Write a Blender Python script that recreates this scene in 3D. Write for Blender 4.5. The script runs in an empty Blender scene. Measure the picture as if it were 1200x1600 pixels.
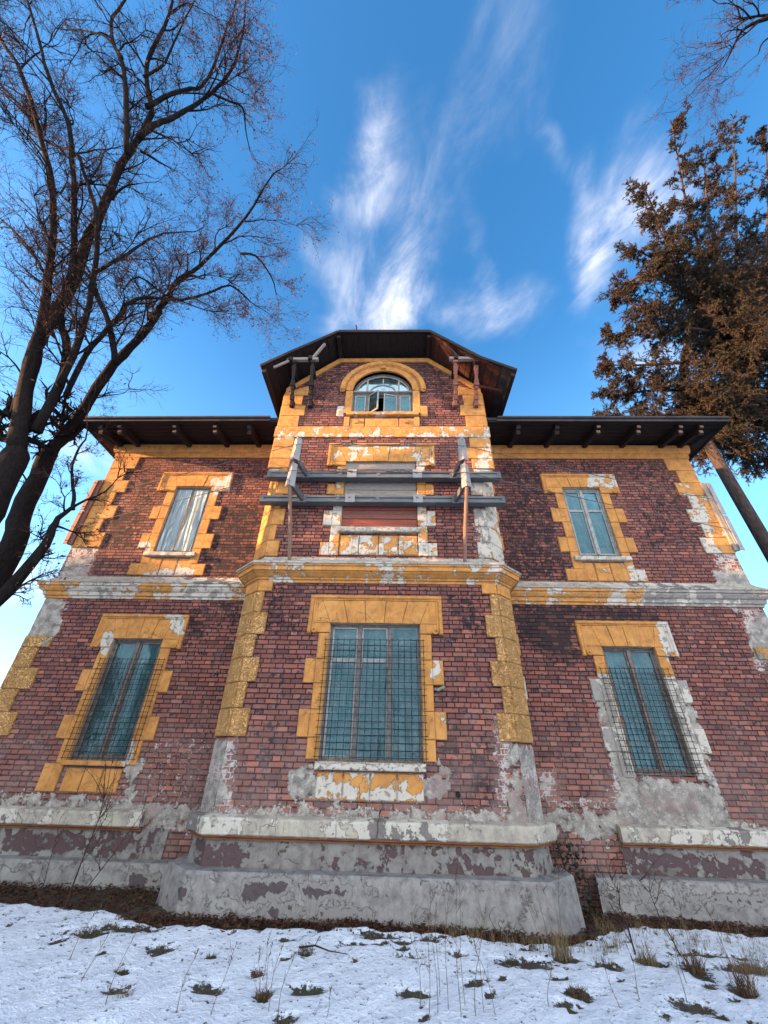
import bpy, math, random
import numpy as np
from mathutils import Vector, Matrix
random.seed(7); rng = np.random.default_rng(11)
scene = bpy.context.scene
COL = scene.collection
PI = math.pi; R_ = math.radians
# ------------------------------------------------------------------ camera (eye height is z = 0, ground about -1.7)
cam_d = bpy.data.cameras.new('camera'); cam = bpy.data.objects.new('camera', cam_d); COL.objects.link(cam)
cam_d.sensor_fit = 'HORIZONTAL'; cam_d.sensor_width = 36; cam_d.lens = 36*611.9/1200
cam_d.clip_start = 0.05; cam_d.clip_end = 3000
p, yw, ro = R_(32.13), R_(-1.93), R_(1.41)
Fv = Vector((math.sin(yw)*math.cos(p), math.cos(yw)*math.cos(p), math.sin(p)))
R0 = Vector((math.cos(yw), -math.sin(yw), 0)); U0 = R0.cross(Fv)
Rv = R0*math.cos(ro)+U0*math.sin(ro); Uv = -R0*math.sin(ro)+U0*math.cos(ro)
mw = Matrix((Rv, Uv, -Fv)).transposed().to_4x4(); mw.translation = Vector((0.346, -7, 0))
cam.matrix_world = mw
scene.camera = cam
# ------------------------------------------------------------------ exposure
scene.view_settings.view_transform = 'Standard'; scene.view_settings.look = 'None'
scene.view_settings.exposure = 2.41; scene.view_settings.gamma = 1
scene.cycles.max_bounces = 6; scene.cycles.transparent_max_bounces = 12
# ------------------------------------------------------------------ sun: low, far to the left, slightly in front of the facade
SUN_AZ, SUN_EL = R_(78.5), R_(11)     # azimuth measured from -Y towards -X
sd = Vector((-math.sin(SUN_AZ)*math.cos(SUN_EL), -math.cos(SUN_AZ)*math.cos(SUN_EL), math.sin(SUN_EL)))
sl = bpy.data.lights.new('sun', 'SUN'); sl.energy = 5.0; sl.angle = R_(0.6); sl.color = (1.0, .53, .22)
so = bpy.data.objects.new('sun', sl); COL.objects.link(so); so.rotation_euler = sd.to_track_quat('Z', 'Y').to_euler()
# ------------------------------------------------------------------ node helpers
class NT:
    def __init__(s, tree): s.t = tree; s.n = tree.nodes; s.l = tree.links
    def new(s, typ, **kw):
        n = s.n.new(typ)
        for k, v in kw.items(): setattr(n, k, v)
        return n
    def put(s, sock, v):
        if isinstance(v, bpy.types.NodeSocket): s.l.new(v, sock)
        elif v is not None:
            if isinstance(v, (tuple, list)) and sock.type == 'RGBA' and len(v) == 3: v = (*v, 1)
            sock.default_value = v
    def m(s, op, a, b=None, c=None, clamp=False):
        n = s.new('ShaderNodeMath', operation=op, use_clamp=clamp)
        for i, v in enumerate((a, b, c)):
            if v is not None: s.put(n.inputs[i], v)
        return n.outputs[0]
    def vm(s, op, a, b=None):
        n = s.new('ShaderNodeVectorMath', operation=op); s.put(n.inputs[0], a)
        if b is not None: s.put(n.inputs[1], b)
        return n.outputs['Value'] if op in ('LENGTH', 'DOT_PRODUCT', 'DISTANCE') else n.outputs[0]
    def mix(s, f, a, b, mode='MIX'):
        n = s.new('ShaderNodeMix', data_type='RGBA', blend_type=mode, clamp_factor=True)
        s.put(n.inputs[0], f); s.put(n.inputs[6], a); s.put(n.inputs[7], b); return n.outputs[2]
    def noise(s, vec, scale, detail=4, rough=.55, lac=2.0, dist=0):
        n = s.new('ShaderNodeTexNoise'); s.put(n.inputs['Vector'], vec); s.put(n.inputs['Scale'], scale)
        n.inputs['Detail'].default_value = detail; n.inputs['Roughness'].default_value = rough; n.inputs['Distortion'].default_value = dist
        return n.outputs['Fac']
    def ss(s, v, lo, hi, a=0., b=1.):
        n = s.new('ShaderNodeMapRange', interpolation_type='SMOOTHSTEP'); s.put(n.inputs[0], v)
        n.inputs[1].default_value = lo; n.inputs[2].default_value = hi; n.inputs[3].default_value = a; n.inputs[4].default_value = b
        return n.outputs[0]
    def scale(s, vec, sc):
        n = s.new('ShaderNodeMapping'); s.put(n.inputs[0], vec); n.inputs['Scale'].default_value = sc; return n.outputs[0]
def new_mat(name):
    m = bpy.data.materials.new(name); m.use_nodes = True; nt = NT(m.node_tree); nt.n.clear()
    out = nt.new('ShaderNodeOutputMaterial'); b = nt.new('ShaderNodeBsdfPrincipled'); nt.l.new(b.outputs[0], out.inputs[0])
    return m, nt, b, out
# ------------------------------------------------------------------ world: Nishita sky with thin wind-drawn clouds
w = bpy.data.worlds.new('World'); scene.world = w; w.use_nodes = True
nt = NT(w.node_tree); nt.n.clear()
wo = nt.new('ShaderNodeOutputWorld'); bg = nt.new('ShaderNodeBackground'); nt.l.new(bg.outputs[0], wo.inputs[0])
sky = nt.new('ShaderNodeTexSky', sky_type='NISHITA'); sky.sun_disc = False; sky.sun_elevation = SUN_EL
sky.sun_rotation = R_(180)+SUN_AZ
sky.altitude = 300; sky.air_density = 1.0; sky.dust_density = .6; sky.ozone_density = 2.2
tc = nt.new('ShaderNodeTexCoord'); sep = nt.new('ShaderNodeSeparateXYZ'); nt.l.new(tc.outputs['Generated'], sep.inputs[0])
zc = nt.m('MAXIMUM', sep.outputs[2], .06)
gx = nt.m('DIVIDE', sep.outputs[0], zc); gy = nt.m('DIVIDE', sep.outputs[1], zc)
def ell(cx, cy, rx, ry, ang, amp):
    ca, sa = math.cos(R_(ang)), math.sin(R_(ang))
    dx = nt.m('SUBTRACT', gx, cx); dy = nt.m('SUBTRACT', gy, cy)
    a = nt.m('DIVIDE', nt.m('ADD', nt.m('MULTIPLY', dx, ca), nt.m('MULTIPLY', dy, sa)), rx)
    b = nt.m('DIVIDE', nt.m('SUBTRACT', nt.m('MULTIPLY', dy, ca), nt.m('MULTIPLY', dx, sa)), ry)
    d = nt.m('SQRT', nt.m('ADD', nt.m('MULTIPLY', a, a), nt.m('MULTIPLY', b, b)))
    return nt.ss(d, 1.0, 0.0, 0, amp)
# (gnomonic centre x, y, radius along, radius across, angle, strength)
CL = [(-.045,.27,.20,.085,102,.75), (-.09,.40,.20,.09,108,.55), (.02,.46,.28,.09,98,.62), (-.03,.62,.22,.13,102,.80), (-.17,.48,.14,.08,60,.52), (-.13,.56,.16,.07,120,.45), (.22,.50,.22,.05,65,.30),
      (.16,.61,.24,.12,25,.50), (.32,.60,.20,.12,35,.42), (.08,.31,.28,.14,80,.32), (.19,.14,.28,.11,70,.42), (.14,.24,.16,.07,80,.25),
      (.46,.47,.22,.11,62,.95), (.53,.36,.20,.12,50,.85), (.33,.29,.15,.055,42,.42), (.45,.28,.18,.13,50,.25),
      (-.16,.64,.20,.10,150,.45), (.9,1.1,.4,.25,30,.8), (.75,.75,.35,.16,20,.6), (-2.6,2.6,2.6,1.2,20,.9), (-1.2,1.2,.5,.25,45,.7), (-.8,.4,.5,.2,60,.22)]
gv0 = nt.new('ShaderNodeCombineXYZ'); nt.l.new(gx, gv0.inputs[0]); nt.l.new(gy, gv0.inputs[1])
wnz = nt.new('ShaderNodeTexNoise'); nt.l.new(gv0.outputs[0], wnz.inputs['Vector']); wnz.inputs['Scale'].default_value = 7; wnz.inputs['Detail'].default_value = 4
wsp = nt.new('ShaderNodeSeparateXYZ'); nt.l.new(nt.vm('SUBTRACT', wnz.outputs['Color'], (.5, .5, .5)), wsp.inputs[0])
gx0, gy0 = gx, gy
gx = nt.m('ADD', gx, nt.m('MULTIPLY', wsp.outputs[0], .16)); gy = nt.m('ADD', gy, nt.m('MULTIPLY', wsp.outputs[1], .16))
tot = None
for c_ in CL:
    e = ell(*c_); tot = e if tot is None else nt.m('ADD', tot, e)
gv = nt.new('ShaderNodeCombineXYZ'); nt.l.new(nt.m('ADD', gx0, nt.m('MULTIPLY', gy0, .35)), gv.inputs[0]); nt.l.new(gy0, gv.inputs[1])
n1 = nt.noise(nt.scale(gv.outputs[0], (7, 3.6, 1)), 1.0, 9, .62, dist=1.1)
n2 = nt.noise(nt.scale(gv.outputs[0], (16, 9, 1)), 1.0, 8, .68, dist=1.0)
nn = nt.m('ADD', nt.m('MULTIPLY', n1, .72), nt.m('MULTIPLY', n2, .28))
# unseen bright cloud bank added behind the viewer to fill the shaded facade
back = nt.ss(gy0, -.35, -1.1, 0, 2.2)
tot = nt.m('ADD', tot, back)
cov = nt.ss(nt.m('MULTIPLY', tot, nt.m('ADD', nt.m('MULTIPLY', nt.m('SUBTRACT', nn, .5), 2.4), .62)), .05, 1.25)
hs = nt.new('ShaderNodeHueSaturation'); hs.inputs['Saturation'].default_value = 1.27; nt.l.new(sky.outputs[0], hs.inputs['Color'])
skyc = nt.mix(1.0, hs.outputs[0], (1.0, 1.0, 1.0), 'MULTIPLY')
lum = nt.new('ShaderNodeRGBToBW'); nt.l.new(skyc, lum.inputs[0])
# added fill deck behind the viewer, made brighter than the thin streaks in front
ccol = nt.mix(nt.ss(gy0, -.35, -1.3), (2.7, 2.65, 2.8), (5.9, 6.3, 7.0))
lowb = nt.m('MULTIPLY', nt.ss(sep.outputs[2], .85, .12), .50)      # milky air towards the horizon
skyc = nt.mix(lowb, skyc, (1.35, 2.75, 4.3))
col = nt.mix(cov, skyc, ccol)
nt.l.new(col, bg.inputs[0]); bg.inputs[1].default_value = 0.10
# ------------------------------------------------------------------ materials
def bump(nt, b, h, strength=.5, dist=.01):
    n = nt.new('ShaderNodeBump'); n.inputs['Strength'].default_value = strength; n.inputs['Distance'].default_value = dist
    nt.put(n.inputs['Height'], h); nt.l.new(n.outputs[0], b.inputs['Normal'])
def pos(nt): return nt.new('ShaderNodeNewGeometry').outputs['Position']
COURSE, PAIR = .0784, .385
def brick_mat():
    m, nt, b, out = new_mat('flemish_brick')
    uv = nt.new('ShaderNodeUVMap', uv_map='wall').outputs[0]
    at = nt.new('ShaderNodeAttribute', attribute_name='dmg'); rgb = nt.new('ShaderNodeSeparateColor'); nt.l.new(at.outputs['Color'], rgb.inputs[0])
    cem, whi, soot_dark = rgb.outputs
    nw = nt.noise(uv, 26, 3, .6); nfine = nt.noise(uv, 90, 3, .65); nbig = nt.noise(uv, 1.3, 4, .6); nmid = nt.noise(uv, 5.5, 5, .65); nm2 = nt.noise(nt.vm('ADD', uv, (7.3, 2.1, 0)), 11, 5, .7)
    s = nt.new('ShaderNodeSeparateXYZ'); nt.l.new(uv, s.inputs[0])
    wob = nt.m('MULTIPLY', nt.m('SUBTRACT', nt.noise(uv, 3.0, 2), .5), .016)
    vv = nt.m('ADD', nt.m('DIVIDE', nt.m('ADD', s.outputs[1], wob), COURSE), 200.0)
    r = nt.m('FLOOR', vv); fz = nt.m('FRACT', vv)
    rw = nt.new('ShaderNodeTexWhiteNoise', noise_dimensions='1D'); nt.l.new(r, rw.inputs['W'])
    uu = nt.m('ADD', nt.m('DIVIDE', s.outputs[0], PAIR), nt.m('ADD', nt.m('MULTIPLY', nt.m('MODULO', r, 2.0), .5), nt.m('ADD', nt.m('MULTIPLY', rw.outputs[0], .10), 100.0)))
    iu = nt.m('FLOOR', uu); t = nt.m('FRACT', uu)
    sh = nt.m('GREATER_THAN', t, .66)
    du = nt.m('MULTIPLY', nt.m('MINIMUM', nt.m('MINIMUM', t, nt.m('SUBTRACT', 1.0, t)), nt.m('ABSOLUTE', nt.m('SUBTRACT', t, .66))), PAIR)
    dz = nt.m('MULTIPLY', nt.m('MINIMUM', fz, nt.m('SUBTRACT', 1.0, fz)), COURSE)
    d = nt.m('ADD', nt.m('MINIMUM', du, dz), nt.m('MULTIPLY', nt.m('SUBTRACT', nw, .5), .010))
    j = nt.ss(d, .0055, .0112)
    idv = nt.new('ShaderNodeCombineXYZ'); nt.l.new(nt.m('ADD', nt.m('MULTIPLY', iu, 2.0), sh), idv.inputs[0]); nt.l.new(r, idv.inputs[1])
    wn = nt.new('ShaderNodeTexWhiteNoise', noise_dimensions='2D'); nt.l.new(idv.outputs[0], wn.inputs['Vector'])
    rc = nt.new('ShaderNodeSeparateColor'); nt.l.new(wn.outputs['Color'], rc.inputs[0])
    c = nt.mix(rc.outputs[0], (.235, .080, .055), (.112, .040, .033))
    c = nt.mix(nt.ss(rc.outputs[1], .80, .98), c, (.34, .11, .065))
    c = nt.mix(nt.ss(rc.outputs[2], .84, .95, 0, .8), c, (.070, .035, .035))
    c = nt.mix(nt.ss(nt.m('ADD', nmid, nt.m('MULTIPLY', rc.outputs[1], .18)), .50, .80, 0, .60), c, (.22, .12, .105))
    c = nt.mix(nt.ss(nfine, .30, .46, .55, 0), c, (.07, .03, .03))
    # mapped dark patches and grime
    sa = nt.m('ADD', nt.m('ADD', nt.m('MULTIPLY', soot_dark, .75), nt.m('MULTIPLY', nt.m('SUBTRACT', nmid, .5), 1.5)), nt.m('MULTIPLY', nt.m('SUBTRACT', nm2, .5), 2.1))
    c = nt.mix(nt.m('MULTIPLY', nt.ss(sa, .22, .55), nt.ss(rc.outputs[2], .0, .5, .6, 1.)), c, (.030, .017, .018))
    mort = nt.mix(nt.ss(nbig, .45, .62), (.009, .005, .005), (.026, .018, .016))
    wm = nt.m('ADD', whi, nt.m('MULTIPLY', nt.m('SUBTRACT', nm2, .5), 1.6))
    mort = nt.mix(nt.ss(wm, .35, .7), mort, (.42, .38, .33))
    cc = nt.mix(j, mort, c)
    # splash dust towards the foot of the walls
    dust = nt.m('MULTIPLY', nt.ss(s.outputs[1], 1.3, -.9), nt.ss(nt.noise(uv, 2.2, 5, .7), .36, .62, .15, .85))
    cc = nt.mix(nt.m('MULTIPLY', dust, .42), cc, (.27, .20, .175))
    # lime smears over the brick faces
    wf = nt.m('ADD', nt.m('MULTIPLY', whi, .62), nt.m('MULTIPLY', nt.m('SUBTRACT', nt.noise(nt.vm('ADD', uv, (1.7, 5.2, 0)), 8, 6, .75), .5), 2.2))
    cc = nt.mix(nt.m('MULTIPLY', nt.ss(wf, .38, .52), nt.ss(whi, .05, .3)), cc, nt.mix(nmid, (.24, .20, .18), (.55, .50, .44)))
    # cement render coat
    ce = nt.ss(nt.m('ADD', cem, nt.m('ADD', nt.m('MULTIPLY', nt.m('SUBTRACT', nmid, .5), 1.5), nt.m('MULTIPLY', nt.m('SUBTRACT', nm2, .5), 1.1))), .47, .52)
    ccol = nt.mix(nt.ss(nmid, .3, .7), (.13, .115, .10), (.37, .335, .28)); ccol = nt.mix(nt.ss(nfine, .34, .54, .8, 0), ccol, (.085, .075, .065))
    ccol = nt.mix(nt.ss(nm2, .52, .66, 0, .75), ccol, (.42, .39, .33)); ccol = nt.mix(nt.ss(nbig, .52, .66, 0, .6), ccol, (.20, .13, .115))
    ccol = nt.mix(nt.ss(nt.noise(uv, 2.7, 5, .7), .62, .70, 0, .7), ccol, (.33, .20, .10))
    cc = nt.mix(ce, cc, ccol)
    nt.put(b.inputs['Base Color'], cc); b.inputs['Roughness'].default_value = .88; b.inputs['Specular IOR Level'].default_value = .25
    hb = nt.m('ADD', nt.m('MULTIPLY', j, nt.m('ADD', .75, nt.m('MULTIPLY', rc.outputs[0], .35))), nt.m('MULTIPLY', nfine, .22))
    hc = nt.m('ADD', 1.25, nt.m('ADD', nt.m('MULTIPLY', nm2, .5), nt.m('MULTIPLY', nfine, .3)))
    h = nt.m('ADD', nt.m('MULTIPLY', hb, nt.m('SUBTRACT', 1.0, ce)), nt.m('MULTIPLY', hc, ce))
    bump(nt, b, h, .9, .012)
    return m
def plaster_mat(name, base, base2, grey=(.25,.23,.20), white=(.50,.46,.385), rough_bump=False, grimy=.5, cracks=.45):
    """painted render whose coat has come off where the 'dmg' red channel says so"""
    m, nt, b, out = new_mat(name)
    P = pos(nt)
    at = nt.new('ShaderNodeAttribute', attribute_name='dmg'); rgb = nt.new('ShaderNodeSeparateColor'); nt.l.new(at.outputs['Color'], rgb.inputs[0])
    peel = rgb.outputs[0]; stain = rgb.outputs[1]
    nb = nt.noise(P, 1.7, 4, .6); nm = nt.noise(P, 7, 6, .68); nf = nt.noise(P, 60, 4, .7); n2 = nt.noise(nt.vm('ADD', P, (3.1, 8.2, 1.3)), 4.2, 6, .7)
    st = nt.noise(nt.scale(P, (26, 26, 1.6)), 1.0, 4, .6)
    c = nt.mix(nt.ss(nm, .35, .68), base, base2)
    c = nt.mix(nt.ss(st, .52, .72, 0, .45), c, (base[0]*.55, base[1]*.5, base[2]*.5))
    c = nt.mix(nt.ss(nb, .50, .68, 0, .5), c, (min(1, base[0]*1.2), min(1, base[1]*1.28), base[2]*(1.6 if base[2] < .15 else 1.2)))
    c = nt.mix(nt.ss(nf, .28, .44, grimy, 0), c, (base[0]*.4, base[1]*.38, base[2]*.4))
    pv = nt.m('ADD', peel, nt.m('ADD', nt.m('MULTIPLY', nt.m('SUBTRACT', n2, .5), 1.5), nt.m('MULTIPLY', nt.m('SUBTRACT', nm, .5), .8)))
    f1 = nt.ss(pv, .47, .50); f2 = nt.ss(pv, .76, .80)
    wcol = nt.mix(nm, (white[0]*.75, white[1]*.72, white[2]*.68), white)
    gcol = nt.mix(nm, (grey[0]*.6, grey[1]*.6, grey[2]*.6), (grey[0]*1.25, grey[1]*1.22, grey[2]*1.2)); gcol = nt.mix(nt.ss(nf, .3, .45, .5, 0), gcol, (.09, .085, .08))
    c = nt.mix(f1, c, wcol); c = nt.mix(f2, c, gcol)
    c = nt.mix(nt.m('MULTIPLY', stain, nt.ss(n2, .35, .6)), c, (.07, .055, .05))  # dark soil stain where the green channel is set
    vo = nt.new('ShaderNodeTexVoronoi', feature='DISTANCE_TO_EDGE'); wv = nt.new('ShaderNodeTexNoise'); nt.l.new(P, wv.inputs['Vector']); wv.inputs['Scale'].default_value = 4; wv.inputs['Detail'].default_value = 5
    nt.l.new(nt.vm('ADD', P, nt.vm('MULTIPLY', wv.outputs['Color'], (.35, .35, .35))), vo.inputs['Vector']); vo.inputs['Scale'].default_value = 1.9
    crk = nt.m('MULTIPLY', nt.ss(vo.outputs['Distance'], .002, .009, 1, 0), nt.ss(nb, .50, .56))
    c = nt.mix(nt.m('MULTIPLY', crk, cracks), c, (.05, .04, .034))
    edge = nt.m('MULTIPLY', nt.ss(pv, .44, .47), nt.ss(pv, .47, .485, 1, 0)); c = nt.mix(nt.m('MULTIPLY', edge, .55), c, (.06, .04, .025))
    drip = nt.m('MULTIPLY', nt.ss(nt.noise(nt.scale(nt.vm('ADD', P, (5, 5, 5)), (18, 18, 1.1)), 1.0, 5, .65), .56, .70), nt.ss(n2, .42, .6)); c = nt.mix(nt.m('MULTIPLY', drip, .55), c, (.10, .07, .045))
    nt.put(b.inputs['Base Color'], c); b.inputs['Roughness'].default_value = .82; b.inputs['Specular IOR Level'].default_value = .3
    h = nt.m('ADD', nt.m('MULTIPLY', nf, .25), nt.m('ADD', nt.m('MULTIPLY', nm, .5), nt.m('SUBTRACT', 1.0, nt.m('ADD', nt.m('MULTIPLY', f1, 1.5), nt.m('ADD', nt.m('MULTIPLY', f2, .8), crk)))))
    if rough_bump:
        v = nt.noise(P, 34, 3, .6, dist=1.2); h = nt.m('ADD', h, nt.m('MULTIPLY', nt.ss(v, .40, .58), 2.2))
    bump(nt, b, h, 1.0, .008 if not rough_bump else .03)
    return m
def simple(name, c1, c2, scale=8, rough=.7, metal=0, bumpd=.004, sx=(1,1,1), spec=.3, third=None):
    m, nt, b, out = new_mat(name); P = nt.scale(pos(nt), sx)
    n = nt.noise(P, scale, 5, .65); nf = nt.noise(P, scale*6, 4, .7)
    c = nt.mix(nt.ss(n, .33, .68), c1, c2)
    if third: c = nt.mix(nt.ss(nf, .56, .66), c, third)
    nt.put(b.inputs['Base Color'], c); b.inputs['Roughness'].default_value = rough; b.inputs['Metallic'].default_value = metal; b.inputs['Specular IOR Level'].default_value = spec
    bump(nt, b, nt.m('ADD', n, nt.m('MULTIPLY', nf, .6)), .8, bumpd); return m
M_ = {}
M_['brick'] = brick_mat()
OC = (.48, .218, .052); OC2 = (.32, .140, .038)
M_['ochre'] = plaster_mat('ochre_render', OC, OC2)
M_['rustic'] = plaster_mat('rusticated_ochre_render', (.74, .40, .135), (.56, .285, .09), rough_bump=True)
M_['stone'] = plaster_mat('weathered_band_render', (.38, .335, .26), (.22, .195, .165), grey=(.17, .15, .135), white=(.50, .465, .39), cracks=.7)
M_['plinth'] = plaster_mat('cement_plinth', (.25, .235, .215), (.135, .122, .115), grey=(.075, .058, .058), white=(.23, .215, .20), cracks=.7)
M_['plinth_up'] = plaster_mat('purple_plinth_render', (.20, .185, .165), (.115, .10, .095), grey=(.13, .12, .11), white=(.085, .052, .053))
M_['moulding'] = simple('red_ochre_moulding', (.16, .05, .025), (.24, .10, .03), 5, .8)
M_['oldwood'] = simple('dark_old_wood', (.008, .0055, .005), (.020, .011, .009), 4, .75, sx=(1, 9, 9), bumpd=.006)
M_['redwood'] = simple('red_brown_boards', (.035, .012, .009), (.085, .026, .014), 5, .75, sx=(9, 1.2, 9), bumpd=.006, third=(.06, .03, .025))
M_['greywood'] = simple('grey_weathered_wood', (.16, .14, .12), (.28, .25, .21), 5, .8, sx=(2, 14, 20), bumpd=.004)
M_['brownwood'] = simple('brown_weathered_boards', (.13, .050, .034), (.20, .085, .060), 5, .8, sx=(2, 14, 20), bumpd=.004)
M_['redplank'] = simple('red_painted_board', (.24, .058, .032), (.17, .045, .030), 4, .75, sx=(2, 14, 20), bumpd=.004)
M_['postwood'] = simple('prop_wood', (.22, .13, .09), (.12, .08, .06), 6, .8, sx=(14, 14, 2), bumpd=.004)
M_['frame'] = simple('window_frame_paint', (.080, .062, .052), (.17, .15, .13), 14, .75, bumpd=.003, third=(.045, .03, .025))
M_['frame_pale'] = simple('flaking_pale_frame_paint', (.30, .33, .32), (.20, .19, .17), 12, .7, bumpd=.003, third=(.10, .07, .05))
M_['steel'] = simple('grey_painted_steel', (.068, .074, .078), (.10, .106, .11), 3, .5, .1, .0015, spec=.45, third=(.085, .09, .095))
M_['plate'] = simple('dusty_grey_plate', (.20, .195, .185), (.27, .26, .25), 4, .6, .1, .001, spec=.4)
M_['cable'] = simple('galvanised_wire', (.09, .085, .08), (.15, .14, .13), 30, .5, .6, .001)
M_['rod'] = simple('rusty_mesh_rod', (.008, .007, .007), (.018, .011, .009), 20, .7, .2, .001)
M_['roof'] = simple('dark_roof_sheet', (.025, .022, .024), (.05, .042, .04), 3, .6, .1, .003)
M_['bark'] = simple('dark_bark', (.006, .005, .005), (.017, .012, .010), 6, .95, sx=(5, 5, 1), bumpd=.02, spec=.1)
M_['twig'] = simple('twig_bark', (.026, .015, .013), (.060, .032, .026), 6, .9, bumpd=.002, spec=.1)
M_['seed'] = simple('dry_brown_leaf', (.12, .055, .040), (.20, .095, .06), 9, .8, bumpd=.001, spec=.1)
M_['needle'] = simple('dull_conifer_needle', (.052, .037, .027), (.030, .031, .022), 1.2, .8, bumpd=.001, spec=.1, third=(.072, .046, .028))
M_['needle_bark'] = simple('conifer_bark', (.035, .026, .023), (.075, .055, .048), 5, .95, sx=(3, 3, 1), bumpd=.02, spec=.1)
M_['grass'] = simple('dry_grass', (.22, .15, .08), (.11, .085, .04), 9, .9, bumpd=.001, spec=.1)
M_['stalk'] = simple('dry_stalk', (.15, .09, .05), (.07, .045, .03), 9, .9, bumpd=.001, spec=.1)
M_['green'] = simple('winter_grass', (.05, .055, .02), (.10, .075, .035), 9, .9, bumpd=.001, spec=.1)
M_['litter'] = simple('leaf_litter', (.040, .017, .011), (.085, .042, .024), 12, .9, bumpd=.001, spec=.1, third=(.035, .018, .012))
M_['ivy'] = simple('ivy_leaf', (.010, .014, .009), (.028, .026, .016), 9, .7)
M_['soil'] = simple('dark_soil', (.030, .020, .014), (.055, .035, .024), 9, .95, bumpd=.02, spec=.1)
M_['sun_blocker'] = simple('sun_blocker_foliage', (.03, .04, .02), (.05, .05, .03), 3, .9)
def snow_mat():
    m, nt, b, out = new_mat('snow'); P = pos(nt)
    at = nt.new('ShaderNodeAttribute', attribute_name='dmg'); rgb = nt.new('ShaderNodeSeparateColor'); nt.l.new(at.outputs['Color'], rgb.inputs[0])
    n = nt.noise(P, 3.2, 5, .6); nf = nt.noise(P, 16, 5, .65); nv = nt.noise(P, 70, 3, .6)
    c = nt.mix(n, (.80, .85, .91), (.90, .93, .97))
    g = nt.m('ADD', rgb.outputs[0], nt.m('ADD', nt.m('MULTIPLY', nt.m('SUBTRACT', nf, .5), 1.5), nt.m('MULTIPLY', nt.m('SUBTRACT', nv, .5), .6)))
    f = nt.ss(g, .46, .56)
    gc = nt.mix(nt.ss(nv, .4, .6), (.035, .022, .014), (.075, .055, .028)); gc = nt.mix(nt.ss(n, .5, .6, 0, .7), gc, (.035, .045, .016))
    nt.put(b.inputs['Base Color'], nt.mix(f, c, gc)); b.inputs['Roughness'].default_value = .6
    b.inputs['Subsurface Weight'].default_value = .0
    bump(nt, b, nt.m('SUBTRACT', nt.m('ADD', nt.m('MULTIPLY', nf, .9), nt.m('MULTIPLY', nv, .25)), nt.m('MULTIPLY', f, .7)), 1.0, .05)
    return m
M_['snow'] = snow_mat()
def glass_mat():
    m = bpy.data.materials.new('dusty_window_glass'); m.use_nodes = True; nt = NT(m.node_tree); nt.n.clear()
    out = nt.new('ShaderNodeOutputMaterial'); tr = nt.new('ShaderNodeBsdfTransparent'); tr.inputs[0].default_value = (.50, .70, .72, 1)
    gl = nt.new('ShaderNodeBsdfGlossy'); gl.inputs['Roughness'].default_value = .06; gl.inputs[0].default_value = (.40, .58, .66, 1)
    df = nt.new('ShaderNodeBsdfDiffuse'); df.inputs[0].default_value = (.30, .36, .36, 1)
    P = pos(nt); n = nt.noise(P, 1.2, 3, .5)
    bn = nt.new('ShaderNodeBump'); bn.inputs['Strength'].default_value = .25; bn.inputs['Distance'].default_value = .05; nt.put(bn.inputs['Height'], n); nt.l.new(bn.outputs[0], gl.inputs['Normal'])
    fr = nt.new('ShaderNodeFresnel'); fr.inputs[0].default_value = 1.5
    f = nt.m('ADD', nt.m('MULTIPLY', fr.outputs[0], .5), .02, clamp=True)
    m1 = nt.new('ShaderNodeMixShader'); nt.put(m1.inputs[0], nt.ss(nt.noise(P, 5, 5, .7), .35, .75, .04, .22)); nt.l.new(tr.outputs[0], m1.inputs[1]); nt.l.new(df.outputs[0], m1.inputs[2])
    m2 = nt.new('ShaderNodeMixShader'); nt.put(m2.inputs[0], f); nt.l.new(m1.outputs[0], m2.inputs[1]); nt.l.new(gl.outputs[0], m2.inputs[2])
    nt.l.new(m2.outputs[0], out.inputs[0]); return m
M_['glass'] = glass_mat()
def film_mat():
    m, nt, b, out = new_mat('plastic_film'); P = nt.scale(pos(nt), (7, 7, .9))
    n = nt.noise(P, 1.0, 5, .6, dist=.8); n2 = nt.noise(nt.scale(pos(nt), (20, 20, 2)), 1.0, 3, .5)
    c = nt.mix(nt.ss(n, .38, .66), (.13, .18, .19), (.27, .335, .34)); c = nt.mix(nt.ss(n2, .60, .68, 0, .6), c, (.60, .64, .62))  # light fold streaks painted into the film colour, besides the modelled folds
    nt.put(b.inputs['Base Color'], c); b.inputs['Roughness'].default_value = .35; b.inputs['Specular IOR Level'].default_value = .5
    bump(nt, b, n, .6, .03); return m
M_['film'] = film_mat()
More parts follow.
